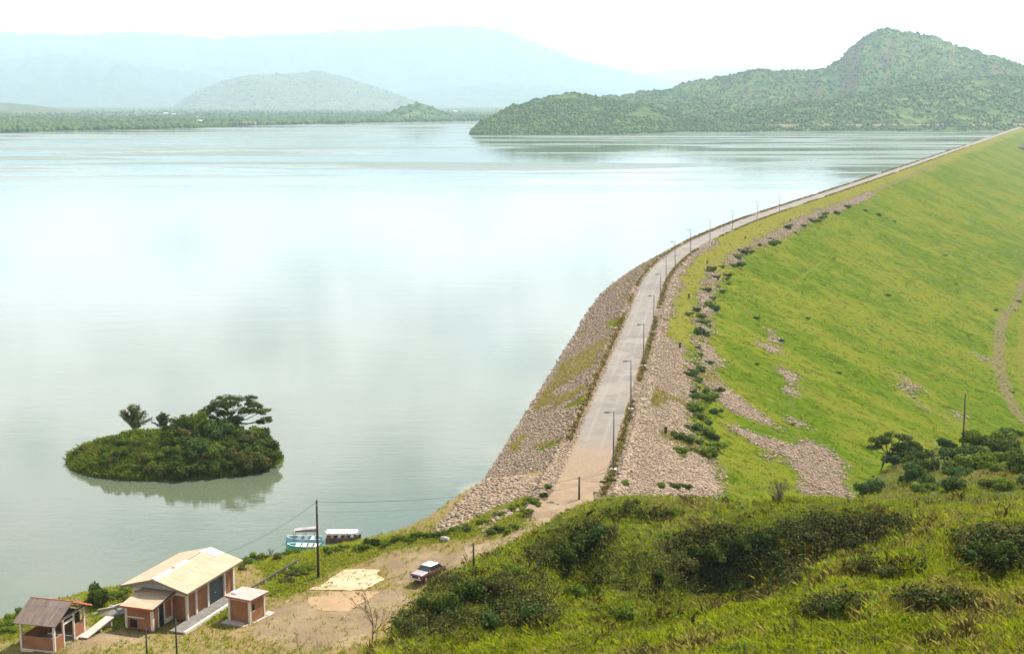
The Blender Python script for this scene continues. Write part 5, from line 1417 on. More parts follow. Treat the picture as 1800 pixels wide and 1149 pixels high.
# ------------------------------------------------------------------ car
def build_car():
    c = (place(727, 1032) + place(742, 1034) + place(790, 1010)) / 3
    hx, hy = -.57, -.82
    cx, cy = -8.75, 142.3
    o = empty('parked_car', (cx, cy, gz(cx, cy)), math.atan2(hy, hx), 'old maroon saloon car with white roof and hood pale with painted reflection, half hidden by the near slope', 'car')
    st = [(-2.15, .70, .48, .86), (-2.05, .78, .34, .92), (-1.2, .82, .26, .96), (0, .83, .24, .96), (1.1, .82, .26, .94), (1.95, .79, .30, .86), (2.12, .74, .40, .80)]
    vs = []; fs = []
    for x, hw, z0, z1 in st:
        zm = (z0 + z1) / 2
        vs += [(x, -hw * .9, z0), (x, -hw, zm), (x, -hw * .94, z1), (x, hw * .94, z1), (x, hw, zm), (x, hw * .9, z0)]
    for i in range(len(st) - 1):
        for k in range(6):
            fs.append((i * 6 + k, i * 6 + (k + 1) % 6, (i + 1) * 6 + (k + 1) % 6, (i + 1) * 6 + k))
    fs += [tuple(range(6)), tuple(range(len(st) * 6 - 1, len(st) * 6 - 7, -1))]
    b = MB().add(vs, fs)
    # pillars
    for s in (-1, 1):
        b.tube([(.82, s * .74, .94), (.30, s * .60, 1.40)], .035, 5); b.tube([(-.35, s * .76, .95), (-.35, s * .61, 1.40)], .03, 5); b.tube([(-1.45, s * .74, .95), (-1.0, s * .60, 1.40)], .06, 5)
    b.build('body', M['car_red'], o, 0.02)
    MB().hexa([(-1.05, -.62, 1.385), (.36, -.62, 1.385), (.36, .62, 1.385), (-1.05, .62, 1.385)], [(-.95, -.52, 1.46), (.22, -.52, 1.46), (.22, .52, 1.46), (-.95, .52, 1.46)]).build('roof', M['car_white'], o, .02)
    MB().hexa([(.85, -.72, .945), (2.02, -.70, .87), (2.02, .70, .87), (.85, .72, .945)], [(.85, -.68, .985), (2.0, -.66, .90), (2.0, .66, .90), (.85, .68, .985)]).build('hood', M['car_hood'], o, .01)
    MB().hexa([(-2.08, -.7, .93), (-1.5, -.7, .965), (-1.5, .7, .965), (-2.08, .7, .93)], [(-2.05, -.66, .955), (-1.5, -.66, .99), (-1.5, .66, .99), (-2.05, .66, .955)]).build('boot_lid', M['car_red'], o, .01)
    g = M['glass']
    MB().hexa([(.80, -.68, .95), (.83, -.68, .95), (.83, .68, .95), (.80, .68, .95)], [(.30, -.57, 1.385), (.33, -.57, 1.385), (.33, .57, 1.385), (.30, .57, 1.385)]).build('windscreen', g, o)
    MB().hexa([(-1.43, -.68, .96), (-1.40, -.68, .96), (-1.40, .68, .96), (-1.43, .68, .96)], [(-1.02, -.57, 1.385), (-.99, -.57, 1.385), (-.99, .57, 1.385), (-1.02, .57, 1.385)]).build('rear_window', g, o)
    for s in (-1, 1):
        for x0, x1, t0, t1 in ((-.30, .70, -.30, .26), (-1.33, -.40, -.97, -.40)):
            MB().hexa([(x0, s * .745, .96), (x1, s * .745, .96), (x1, s * .715, .96), (x0, s * .715, .96)] if s > 0 else [(x0, s * .745, .96), (x0, s * .715, .96), (x1, s * .715, .96), (x1, s * .745, .96)],
                      [(t0, s * .61, 1.38), (t1, s * .61, 1.38), (t1, s * .58, 1.38), (t0, s * .58, 1.38)] if s > 0 else [(t0, s * .61, 1.38), (t0, s * .58, 1.38), (t1, s * .58, 1.38), (t1, s * .61, 1.38)]).build('side_window', g, o)
        MB().box(-1.9, 1.85, s * .835 - .012, s * .835 + .012, .80, .83).build('trim_strip', M['chrome'], o)
        MB().tube([(2.05, s * .52, .64), (2.16, s * .52, .64)], .10, 12).build('headlight', M['lamp_glass'], o)
        MB().box(-2.19, -2.12, s * .55 - .14, s * .55 + .14, .62, .76).build('tail_light', M['roof_red'], o)
        MB().box(.62, .78, s * .80 - .02, s * .80 + .12 * (s > 0) + .02, 1.0, 1.1).build('wing_mirror', M['chrome'], o)
        for x in (1.33, -1.28):
            w_ = MB().tube([(x, s * .66, .30), (x, s * .80, .30)], .30, 18).build('wheel', M['rubber'], o, .03)
            MB().tube([(x, s * .802, .30), (x, s * .83, .30)], [.19, .15], 14).build('rim', M['chrome'], w_)
    MB().box(2.10, 2.2, -.76, .76, .40, .52).build('bumper', M['chrome'], o, .02)
    MB().box(-2.26, -2.16, -.74, .74, .42, .54).build('bumper', M['chrome'], o, .02)
    gr_ = MB().box(2.11, 2.135, -.38, .38, .56, .72)
    for i in range(3): gr_.box(2.136, 2.15, -.38, .38, .58 + .05 * i, .60 + .05 * i)
    gr_.build('grille', M['dark_void'], o)


build_car()


# ------------------------------------------------------------------ boats
def hull_mesh(L, Wd, H, sheer=0.18):
    n = 15; mb_v = []; fs = []
    for i in range(n):
        t = i / (n - 1); x = (t - .5) * L
        w_ = Wd * .5 * (1 - max(0, (t - .55) / .45) ** 2.2) * (0.82 + .18 * min(1, t * 4))
        w_ = max(w_, .03)
        zt_ = H + sheer * max(0, (t - .5) * 2) ** 2; zb_ = -.25 + .25 * max(0, (t - .75) * 4) ** 2 * .6
        mb_v += [(x, -w_, zt_), (x, -w_ * .9, zb_ + .2), (x, -w_ * .45, zb_), (x, w_ * .45, zb_), (x, w_ * .9, zb_ + .2), (x, w_, zt_),
                 (x, w_ * .88, zt_ - .01), (x, w_ * .75, max(zb_ + .28, .05)), (x, -w_ * .75, max(zb_ + .28, .05)), (x, -w_ * .88, zt_ - .01)]
    k_ = 10
    for i in range(n - 1):
        for j in range(k_): fs.append((i * k_ + j, i * k_ + (j + 1) % k_, (i + 1) * k_ + (j + 1) % k_, (i + 1) * k_ + j))
    fs += [tuple(range(k_)), tuple(range(n * k_ - 1, n * k_ - k_ - 1, -1))]
    return MB().add(mb_v, fs)


def boat(name, x, y, rz, L, Wd, H, hullm, label):
    o = empty(name, (x, y, 0.02), rz, label, 'boat'); o.scale = (.82, .85, .82)
    h_ = hull_mesh(L, Wd, H).build('hull', hullm, o)
    return o


b1 = boat('row_boat', -24.6, 161.7, math.pi - .06, 5.0, 1.7, .55, M['boat_turq'], 'turquoise boat with white and pink seat covers drawn up at the bank')
for s in (-1, 1): MB().tube([(-2.45, s * .72, .57), (-.5, s * .86, .57), (.6, s * .84, .59), (1.6, s * .62, .66), (2.35, s * .14, .74)], .05, 6).build('gunwale', M['boat_white'], b1)
for i, x in enumerate((-1.9, -1.0, -.1, .8)): MB().box(x - .3, x + .3, -.66, .66, .36, .60).build('seat', M['boat_white'] if i != 1 else M['boat_pink'], b1, .03)
b2 = boat('canopy_boat', -24.9, 164.0, math.pi - .02, 5.2, 1.9, .75, M['boat_blue'], 'pale blue boat with thin posts carrying a tilted grey cloth canopy')
for s in (-1, 1):
    MB().tube([(-2.5, s * .8, .78), (0, s * .96, .78), (1.5, s * .74, .86), (2.45, s * .16, .96)], .055, 6).build('gunwale', M['boat_white'], b2)
    for x, h in ((-1.7, 2.2), (-.2, 2.05), (1.3, 1.9)): MB().tube([(x, s * .82, .5), (x, s * .82, h)], .035, 6).build('post', M['pole_metal'], b2)
MB().hexa([(-1.8, -.9, 2.2), (1.4, -.9, 1.9), (1.4, .3, 1.86), (-1.8, .3, 2.16)], [(-1.8, -.9, 2.24), (1.4, -.9, 1.94), (1.4, .3, 1.90), (-1.8, .3, 2.2)]).build('canopy', M['boat_tarp'], b2)
MB().hexa([(-1.7, -.90, 1.35), (1.3, -.90, 1.3), (1.3, -.86, 1.3), (-1.7, -.86, 1.35)], [(-1.7, -.90, 2.17), (1.3, -.90, 1.88), (1.3, -.86, 1.88), (-1.7, -.86, 2.17)]).build('side_curtain', M['boat_tarp'], b2)
for x in (-1.3, -.3, .7): MB().box(x - .25, x + .25, -.7, .7, .5, .8).build('seat', M['boat_white'], b2, .03)
b3 = boat('tour_boat', -20.3, 164.9, .02, 5.0, 1.6, .55, M['boat_brown'], 'low brown boat under a long flat white roof at the lake bank')
for s in (-1, 1):
    MB().tube([(-2.45, s * .68, .57), (0, s * .8, .57), (1.5, s * .62, .64), (2.35, s * .14, .74)], .045, 6).build('gunwale', M['bark_pale'], b3)
    for x in (-2.0, -.7, .6, 1.7): MB().tube([(x, s * .62, .4), (x, s * .66, 1.32)], .03, 6).build('post', M['pole_metal'], b3)
MB().prism([(-2.3, -.85), (1.95, -.9), (2.2, -.5), (2.2, .5), (1.95, .9), (-2.3, .85), (-2.5, .4), (-2.5, -.4)], 1.33, 1.43).build('roof', M['boat_white'], b3, .02)
for i, x in enumerate((-1.6, -.6, .4, 1.3)): MB().box(x - .22, x + .22, -.55, .55, .35, .68).build('seat', M['boat_white'] if i % 2 else M['boat_pink'], b3, .03)
ob = MB().box(2.36, 2.62, -.16, .16, .35, .95).build('outboard_motor', M['rubber'], b3, .04)
MB().tube([(2.5, 0, .34), (2.5, 0, -.3)], .05, 6).build('shaft', M['rail_dark'], ob)

# ------------------------------------------------------------------ poles, posts, cables
def pole(px, vt, r, mat, name, label, cat, kind_='all', cross=False, lean=0.0):
    p = place(*px, kind_); hs2 = np.linspace(.5, 14, 1351)
    vv_ = proj(np.c_[np.full(1351, p.x), np.full(1351, p.y), p.z + hs2])[1]; h = float(hs2[np.argmin(np.abs(vv_ - vt))])
    o = empty(name, p, .15, label, cat)
    MB().tube([(0, 0, -.5), (lean * .5 * h, 0, h * .5), (lean * h, 0, h)], [r, r * .88, r * .7], 9).build('post' if h < 5 else 'pole', mat, o, smooth=True)
    if cross:
        MB().box(-.05, .05, -.45, .45, h - .62, h - .5).build('cross_arm', M['pole_wood'], o)
        for s in (-1, 1): MB().tube([(0, s * .38, h - .5), (0, s * .38, h - .36)], .04, 8).build('insulator', M['concrete_lamp'], o)
    MB().tube([(lean * h, 0, h + .002), (lean * h, 0, h + .05)], [r * .8, r * .5], 9).build('cap', M['rail_dark'], o)
    return o, p, h


po, p_pole, h_pole = pole((559.5, 1014), 879, .15, M['pole_wood'], 'utility_pole', 'tall dark wooden pole standing in the grass in front of the boats', 'utility pole', cross=True)
_, p_mid, hgt_mid = pole((1018, 878), 838, .13, M['pole_wood'], 'utility_pole', 'short dark pole at the near end of the dam road beside the slope', 'utility pole')
pole((832.5, 998), 955, .085, M['pole_wood'], 'fence_post', 'lone thin dark post standing just behind the near slope, right of the car', 'post')
pole((258.5, 1158), 1102, .085, M['pole_wood'], 'fence_post', 'shorter of two thin dark posts at the bottom edge, in front of the annex', 'post')
pole((311, 1156), 1088, .085, M['pole_wood'], 'fence_post', 'taller of two thin dark posts at the bottom edge, in front of the walkway', 'post')
pole((1693, 772), 692, .12, M['pole_wood'], 'utility_pole', 'bare pole rising from the bushes in front of the open turf slope', 'utility pole', 'hill')


def cable(a, b, sag, label, r=.022):
    a = Vector(a); b = Vector(b)
    pts = [a.lerp(b, i / 24) - Vector((0, 0, sag * 4 * (i / 24) * (1 - i / 24))) for i in range(25)]
    o = MB().tube([p - a for p in pts], r, 5).build('power_cable', M['wire'])
    o.location = a
    tag(o, label, 'cable', 'overhead cables')


pt = p_pole + Vector((0, 0, h_pole)); pm = p_mid + Vector((0, 0, hgt_mid - .1)); l1 = Vector((LP[0][0], LP[0][1], CREST_Z + 5.2))
cable(pt - Vector((0, 0, .15)), pm, .9, 'upper of two cables sagging from the tall pole to the short roadside pole', .017)
cable(pt - Vector((0, 0, 1.2)), pm - Vector((0, 0, .9)), 1.0, 'lower fainter cable between the tall pole and the short pole at the road', .011)
cable(pm, Vector((LP[0][0], LP[0][1], CREST_Z + .9)), .25, 'short cable crossing the road from the short pole to the first street lamp', .014)
rf = Oh + e1 * 10.7 + e2 * 2.0
cable(pt - Vector((0, 0, .15)), (rf[0], rf[1], HZB + 3.8), .5, 'cable slanting down from the tall pole to the roof of the long building', .016)

# ------------------------------------------------------------------ trees
def limb_path(r, p0, d, L, n=5, wander=.25, lift=.0):
    pts = [Vector(p0)]; d = Vector(d).normalized()
    for i in range(n):
        d = (d + Vector((r.gauss(0, wander), r.gauss(0, wander), r.gauss(0, wander * .5) + lift))).normalized()
        pts.append(pts[-1] + d * (L / n))
    return pts


def umbrella_tree(loc, pads, base_fork, label, seed, leafm='leaf_dark', trunk_r=.2, n_leaf=330, leaf=.13, fork=None, cat='tree', name='spreading_tree', thick=.34):
    """trunk forking low, limbs out to flat foliage pads"""
    r = random.Random(seed); o = empty(name, loc, 0, label, cat)
    mb = MB(); fk = Vector(fork or (0, 0, base_fork))
    mb.tube([(0, 0, -.4), (fk.x * .4, fk.y * .4, fk.z * .55), fk], [trunk_r * 1.25, trunk_r, trunk_r * .85], 8)
    C = []; R = []
    for (x, y, z, rad) in pads:
        t = Vector((x, y, z)); m_ = fk.lerp(t, .5) + Vector((r.gauss(0, .15), r.gauss(0, .15), -.12 * (t - fk).length + .1))
        mb.tube([fk - Vector((0, 0, .05)), fk.lerp(m_, .5) + Vector((r.gauss(0, .06), r.gauss(0, .06), 0)), m_, m_.lerp(t, .6) + Vector((0, 0, .05)), t], [trunk_r * .5, trunk_r * .4, trunk_r * .28, trunk_r * .18, trunk_r * .08], 6)
        for k_ in range(3):
            e_ = t + Vector((r.gauss(0, rad * .6), r.gauss(0, rad * .6), r.uniform(0, .2)))
            mb.tube([m_.lerp(t, .55), e_], [trunk_r * .14, trunk_r * .05], 4)
        C.append((x, y, z + .05)); R.append((rad, rad * r.uniform(.85, 1.15), thick * r.uniform(.7, 1.2)))
        for k_ in range(4):
            a_ = r.random() * 6.283; q = rad * r.uniform(.55, 1.0)
            C.append((x + q * math.cos(a_), y + q * math.sin(a_), z + r.uniform(-.28, .16))); R.append((rad * .45, rad * .45, thick * .55))
    mb.build('trunk', M['bark'], o, smooth=True)
    n = [n_leaf if i % 5 == 0 else n_leaf // 3 for i in range(len(C))]
    link('crown', leaves('crown', [leaf_arrays(C, R, n, leaf, seed + 2, .3, .6)]), M[leafm], o)
    return o


# ---- the island
th = np.linspace(0, 2 * np.pi, 145); rho = np.linspace(0, 1.25, 40)
ICX, ICY = -50.6, 205.0
def isl_r(t):
    c, s = np.cos(t), np.sin(t)
    ex = np.where(c > 0, 17.2, 15.8); ey = np.where(s < 0, 12.5, 8.0)
    base = 1 / np.sqrt((c / ex) ** 2 + (s / ey) ** 2)
    return base * (1 + .05 * fbm(c * 2.2 + 5, s * 2.2, 3, 130))
def isl_z(rh, t):
    h = 3.7 + .4 * np.cos(t - .6)
    return np.where(rh < 1, h * np.clip(1 - rh ** 2.2, 0, 1) ** .85, -(rh - 1) * 6) + .0
T_, Rh = np.meshgrid(th, rho, indexing='ij')
IX = ICX + Rh * isl_r(T_) * np.cos(T_) ; IY = ICY + Rh * isl_r(T_) * np.sin(T_) - .04 * (IX - ICX) * 2
IZ = isl_z(Rh, T_) + .25 * fbm(IX * .3, IY * .3, 3, 131) * (Rh < .95)
isl = link('island', grid_mesh('island', IX, IY, IZ, flip=False), M['hillside']); tag(isl, kind='structure')
def island_pt(u, v):
    d = ray(u, v); t = np.linspace(150, 260, 2201); x, y, z = d[0] * t, d[1] * t, CZ + d[2] * t
    yy_ = y + .08 * (x - ICX)
    ang = np.arctan2(yy_ - ICY, x - ICX); rh = np.hypot(x - ICX, yy_ - ICY) / isl_r(ang)
    g = isl_z(rh, ang); i = int(np.argmax(z < g)); 
    if i == 0: i = len(t) - 1
    return Vector((x[i], y[i], z[i]))
PJ_ = sample_grid(IX, IY, IZ, 420, ((Rh < .96) & (Rh > .1)).astype(float), .05, seed=25)
uj, vj = proj(PJ_); PJ_ = PJ_[(uj > 300) | (RNG.random(len(PJ_)) < .35) | (vj > 805)]
rj = RNG.uniform(.35, .9, len(PJ_))
tag(link('island_undergrowth', leaves('island_undergrowth', [leaf_arrays(PJ_ + np.c_[np.zeros((len(PJ_), 2)), rj * .4], np.c_[rj, rj, rj * .8], 60, .11, 35, .4, .5)]), M['leaf_dark']), kind='stuff')
PI_ = sample_grid(IX, IY, IZ, 9000, (Rh < .97).astype(float), .03, seed=15)
ui, vi = proj(PI_)
tag(link('island_grass', tufts_mesh('island_grass', PI_, RNG.uniform(.35, .9, len(PI_)), 5, .2, .06, .6, .32 + .30 * sstep(ui, 340, 180), 33), M['leaf_mid']), kind='stuff')
random.seed(21)
n_ = 0
while n_ < 84:
    u = random.uniform(128, 503); v = random.uniform(748, 842)
    p = island_pt(u, v)
    if p.z < .12 or p.z > 4.6: continue
    lowb = np.interp(u, [122, 200, 330, 430, 507], [790, 828, 848, 832, 803])
    if v > lowb: continue
    left = u < 300
    if left and v < 800 and random.random() < .2: continue
    k_ = random.choice(['green', 'olive', 'green', 'dark']) if left else random.choice(['dark', 'dark', 'dark', 'olive', 'green', 'teal'])
    r_ = random.uniform(.8, 1.4) if left else random.uniform(1.2, 2.3)
    p.z -= .2
    bush(p, r_, k_, f'{WORD[k_]} bush among those covering the small island', 'bushes covering the small island', 'bush', 'bush', .95)
    n_ += 1
random.seed(14)
for k_ in range(20):
    x_ = random.uniform(-50, -37); y_ = random.uniform(202, 209.5); an_ = math.atan2(y_ + .08 * (x_ - ICX) - ICY, x_ - ICX); rh_ = math.hypot(x_ - ICX, y_ + .08 * (x_ - ICX) - ICY) / float(isl_r(np.array([an_]))[0])
    if rh_ > .93: continue
    p = Vector((x_, y_, float(isl_z(np.array([rh_]), np.array([an_]))[0]) - .2))
    kk_ = random.choice(['dark', 'olive', 'dark', 'green'])
    bush(p, random.uniform(1.0, 1.9), kk_, f'{WORD[kk_]} bush among those covering the small island', 'bushes covering the small island', 'bush', 'bush', random.uniform(1.1, 1.7))
ti = island_pt(400, 757); ti = Vector((-42.9, 209.0, 3.0))
S_ = 1 / 11.0
random.seed(9)
XTRA = [(random.uniform(362, 462), random.uniform(708, 742), random.uniform(-2.2, 2.2), random.uniform(.7, 1.1)) for _ in range(8)]
pads = [((u - 402) * S_, yo, (757 - v) * S_ * .99, rd) for u, v, yo, rd in [
    (345, 738, -1, .9), (360, 728, .5, 1.1), (372, 718, -1.2, 1.1), (385, 708, 1.0, 1.1), (392, 722, -.5, .9), (402, 698, 0, 1.2), (420, 697, -.8, 1.2), (438, 701, .8, 1.2), (452, 710, -.6, 1.0), (462, 722, .6, 1.1),
    (468, 734, -.4, .9), (445, 724, 1.2, .9), (430, 716, -1.4, 1.0), (412, 712, 1.6, 1.0), (378, 735, 1.2, .8), (455, 742, .9, .7), (410, 704, -1.8, 1.0), (440, 712, 2.0, .9)] + XTRA]
umbrella_tree(ti, pads, 1.3, 'large flat topped spreading tree on the right part of the small island', 51, 'leaf_dark', .24, 300, .12, (.25, 0, 1.7), thick=.42)


def fan_tree(loc, w, h, label, seed, n=34, leafm='leaf_olive'):
    r = random.Random(seed); o = empty('feathery_tree', loc, 0, label, 'tree'); mb = MB(); C = []; R = []
    for i in range(n):
        a_ = r.random() * 6.283; sp = r.uniform(.15, 1.0); hh = h * (1.0 - .45 * sp * sp) * r.uniform(.8, 1.05)
        tip = Vector((math.cos(a_) * w * .5 * sp, math.sin(a_) * w * .5 * sp, hh)); m_ = Vector((tip.x * .35, tip.y * .35, hh * .6))
        mb.tube([(r.gauss(0, .08), r.gauss(0, .08), -.3), m_, tip], [.05, .03, .012], 5)
        for k_ in range(7):
            q = .45 + .55 * k_ / 6; pt_ = Vector((0, 0, 0)).lerp(m_, min(1, q / .6)) if q < .6 else m_.lerp(tip, (q - .6) / .4)
            C.append(tuple(pt_ + Vector((r.gauss(0, .12), r.gauss(0, .12), -.05)))); R.append((w * .065, w * .065, h * .07))
    mb.build('trunk', M['bark'], o)
    link('crown', leaves('crown', [leaf_arrays(C, R, 30, .10, seed, .3, .2)]), M[leafm], o)
    return o


pf = Vector((-57.2, 210.5, 2.7)); fan_tree(pf, 5.4, 4.1, 'round feathery tree fanning out on the left crest of the small island', 61, 40)
pf = Vector((-53.0, 211.0, 2.9)); fan_tree(pf, 3.2, 2.6, 'smaller sparse feathery tree right of the round one on the island', 62, 26)

# ---- tree on the right-hand slope
tb_ = place(1546, 826, 'hill')
S2_ = (tb_.y / F)
pads = [((u - 1546) * S2_, yo, (812 - v) * S2_ * .98, rd) for u, v, yo, rd in [
    (1528, 762, -.4, .75), (1538, 752, .6, .9), (1550, 745, -.7, .95), (1566, 741, .4, .95), (1582, 743, -.3, .9), (1596, 749, .5, .85), (1605, 756, -.4, .6), (1560, 756, .9, .9), (1578, 757, -.9, .9), (1544, 763, .5, .6), (1590, 764, .7, .8), (1573, 768, .2, .7)]]
umbrella_tree(tb_, pads, 2.2, 'dark umbrella crowned tree standing alone on the right hand slope', 71, 'leaf_dark', .17, 260, .10, (1.2, 0, 2.4), thick=.42)
for u, v, r_ in ((1592, 800, 1.6), (1604, 792, 1.3)):
    p = place(u, v + 8, 'hill'); bush(p, r_, 'dark', 'dense dark bush pressed against the foot of the umbrella crowned tree', 'dark bushes at the foot of the right hand tree', 'bush', 'bush', 1.25)


# ---- bare shrub on the shoulder and thin saplings
def bare_shrub(loc, w, h, label, seed, n=26, name='bare_shrub', cat='shrub', leafy=4, r0=.03, mat='bark_pale'):
    r = random.Random(seed); o = empty(name, loc, 0, label, cat); mb = MB(); C = []
    for i in range(n):
        a_ = r.random() * 6.283; sp = r.uniform(.1, 1.0); hh = h * (1 - .35 * sp) * r.uniform(.7, 1.05)
        tip = Vector((math.cos(a_) * w * .5 * sp, math.sin(a_) * w * .5 * sp, hh)); m_ = tip * .5 + Vector((r.gauss(0, .06), r.gauss(0, .06), .08 * h))
        mb.tube([(r.gauss(0, .05), r.gauss(0, .05), -.2), m_, tip], [r0, r0 * .65, r0 * .25], 5)
        for k_ in range(5):
            b_ = m_.lerp(tip, r.uniform(0, .9)); e_ = b_ + Vector((r.gauss(0, .16), r.gauss(0, .16), r.uniform(.0, .3))) * h * .45
            mb.tube([b_, e_], [r0 * .4, r0 * .16], 4); C.append(tuple(e_))
    mb.build('branches', M[mat], o)
    if leafy: link('foliage', leaves('foliage', [leaf_arrays(C, np.full((len(C), 3), .12), leafy, .045, seed, .3, .3)]), M['leaf_olive'], o)
    return o


p = place(1370, 880, 'hill'); bare_shrub(p, 3.4, 2.2, 'nearly leafless shrub standing on the grassy shoulder before the stony gully', 81, 30, leafy=5)
def sapling(loc, h, label, seed, mat='bark', leafy=5, tilt=(.04, 0)):
    """thin crooked stem that keeps forking into ever finer twigs"""
    r = random.Random(seed); o = empty('sapling', loc, 0, label, 'tree'); mb = MB(); C = []

    def grow(p, d, L, rad, lev):
        pts = [Vector(p)]
        for _ in range(4):
            d = (d + Vector((r.gauss(0, .16), r.gauss(0, .16), r.gauss(.03, .10)))).normalized(); pts.append(pts[-1] + d * L / 4)
        mb.tube(pts, [rad, rad * .9, rad * .78, rad * .66, rad * .5], 5 if lev < 2 else 4)
        if lev >= 3:
            C.append(tuple(pts[-1])); C.append(tuple(pts[2])); return
        for _ in range(r.choice((2, 3, 3)) + (lev == 0)):
            k = r.randint(1 if lev else 2, 4); a_ = r.random() * 6.283; s_ = r.uniform(.45, 1.0)
            nd = (d + Vector((math.cos(a_) * s_, math.sin(a_) * s_, r.uniform(-.1, .35)))).normalized()
            grow(pts[k], nd, L * r.uniform(.42, .68), rad * .52, lev + 1)
        grow(pts[-1], d, L * .6, rad * .5, lev + 1)
    grow((0, 0, -.3), Vector((tilt[0], tilt[1], 1)).normalized(), h * .52, .05, 0)
    mb.build('trunk', M[mat], o)
    link('crown', leaves('crown', [leaf_arrays(C, np.full((len(C), 3), .10), leafy, .04, seed, .3, .3)]), M['leaf_olive'], o)
    return o


a_ = (652 - U0) / F / ray(652, 1100)[1]; sapling(Vector((a_ * 92, 92, float(h_hill(a_ * 92, 92)))), 4.4, 'thin almost leafless sapling at the left foot of the near slope, taller of two', 91)
a_ = (588 - U0) / F / ray(588, 1100)[1]; sapling(Vector((a_ * 88, 88, float(h_hill(a_ * 88, 88)))), 5.6, 'faint twiggy sapling left of the taller one, cut by the bottom edge', 92, 'bark_pale', 5, (-.10, 0))

# ------------------------------------------------------------------ bushes along the bank
random.seed(33)
BANK = [(428, 992, 1.0, 'green'), (445, 988, 1.1, 'green'), (462, 984, .9, 'olive'), (478, 974, .9, 'green'), (505, 975, .8, 'green'), (522, 972, .7, 'green'), (575, 972, .8, 'green'), (600, 966, .8, 'green'), (640, 964, 1.1, 'green'), (655, 958, 1.2, 'dark'), (672, 957, .9, 'green'),
        (700, 951, .8, 'green'), (735, 946, .9, 'dark'), (722, 950, .7, 'green'), (757, 943, .7, 'green'), (775, 941, .8, 'dark'), (800, 932, .8, 'green'), (822, 930, .7, 'olive'), (870, 935, .9, 'dark'), (885, 934, .8, 'green'), (905, 928, .8, 'green'), (925, 900, .7, 'green'), (940, 885, .8, 'green'),
        (955, 872, .7, 'dark'), (962, 858, .7, 'green'), (930, 880, .7, 'green'), (905, 895, .8, 'green'), (880, 905, .7, 'green'), (850, 920, .8, 'green'), (520, 1010, 1.0, 'olive'), (528, 1003, .9, 'green'), (545, 1000, .7, 'green'), (505, 1022, .8, 'olive'),
        (190, 1052, .9, 'green'), (205, 1050, .9, 'green'), (215, 1042, .8, 'green'), (222, 1056, .8, 'olive'), (160, 1062, .8, 'green'), (10, 1100, .9, 'green'), (28, 1090, .9, 'green'), (45, 1078, .9, 'dark'), (12, 1112, .8, 'green'), (265, 1018, .8, 'olive'), (240, 1032, .7, 'green'), (425, 1000, .7, 'olive'), (490, 982, .7, 'olive'),
        (1075, 845, .6, 'dark'), (1062, 848, .5, 'dark'), (1098, 852, .7, 'green'), (1160, 856, .8, 'green'), (1185, 856, .9, 'dark'), (1205, 856, .8, 'dark')]
for u, v, r_, k_ in BANK:
    p = place(u, v); p.z -= .08
    if u > 1050: lab, gp = f'{WORD[k_]} low bush where the dam shoulder meets the near slope', 'low bushes at the near end of the dam'
    elif v > 995 and u > 480: lab, gp = f'{WORD[k_]} bush in the grass between the tall pole and the rail', 'bushes near the tall pole'
    elif u < 300: lab, gp = f'{WORD[k_]} bush on the lake bank behind the pavilion and the long building', 'bushes on the bank behind the buildings'
    else: lab, gp = f'{WORD[k_]} low bush along the lake bank between the long building and the dam', 'low bushes along the lake bank'
    bush(p, r_, k_, lab, gp, 'bush', 'bush', .75)
p = place(176, 1062); bush(p, 1.35, 'dark', 'tall dark bush at the water edge behind the pipe, left of the long building', None, 'bush', 'bush', 1.5)
p = place(476, 978); bare_shrub(p, 1.5, 1.2, 'small twiggy dead shrub on the bank left of the boats', 82, 14, leafy=0)
PB = sample_grid(ground_X, ground_Y, ground_Z, 2600, ground_st * (ground_Z > -.2), .02, seed=18)
PB = np.vstack([PB, sample_grid(ground_X, ground_Y, ground_Z, 500, (ground_Z > 0) * 1.0, .02, seed=19) ]); zb_ = RNG.uniform(.2, .5, len(PB)); zb_[2600:] *= .45
tag(link('bank_stones', rocks_mesh('bank_stones', PB, zb_, 19), M['stone']), kind='stuff')
rv = np.array([[0, 0, .1]]); p = place(783, 949)
rkme = rocks_mesh('boulder', rv, np.array([.75]), 5); o = link('boulder', rkme, M['concrete_lamp']); o.location = p; tag(o, 'pale boulder lying alone on the grass near the lake bank', 'boulder')

# grass on the flat, thick in the green patches
PF = sample_grid(ground_X, ground_Y, ground_Z, 26000, np.clip(ground_gm, .12, 1) * (ground_D > .2) * sstep(ground_dm, .9, .4), .02, seed=16)
gsel = RNG.random(len(PF)) < .62
tag(link('flat_grass', tufts_mesh('flat_grass', PF[gsel], RNG.uniform(.12, .38, gsel.sum()), 5, .16, .05, .7, None, 41), M['grass_blade']), kind='stuff')
tag(link('dry_flat_grass', tufts_mesh('dry_flat_grass', PF[~gsel], RNG.uniform(.10, .30, (~gsel).sum()), 5, .16, .045, .7, None, 42), M['grass_dry']), kind='stuff')


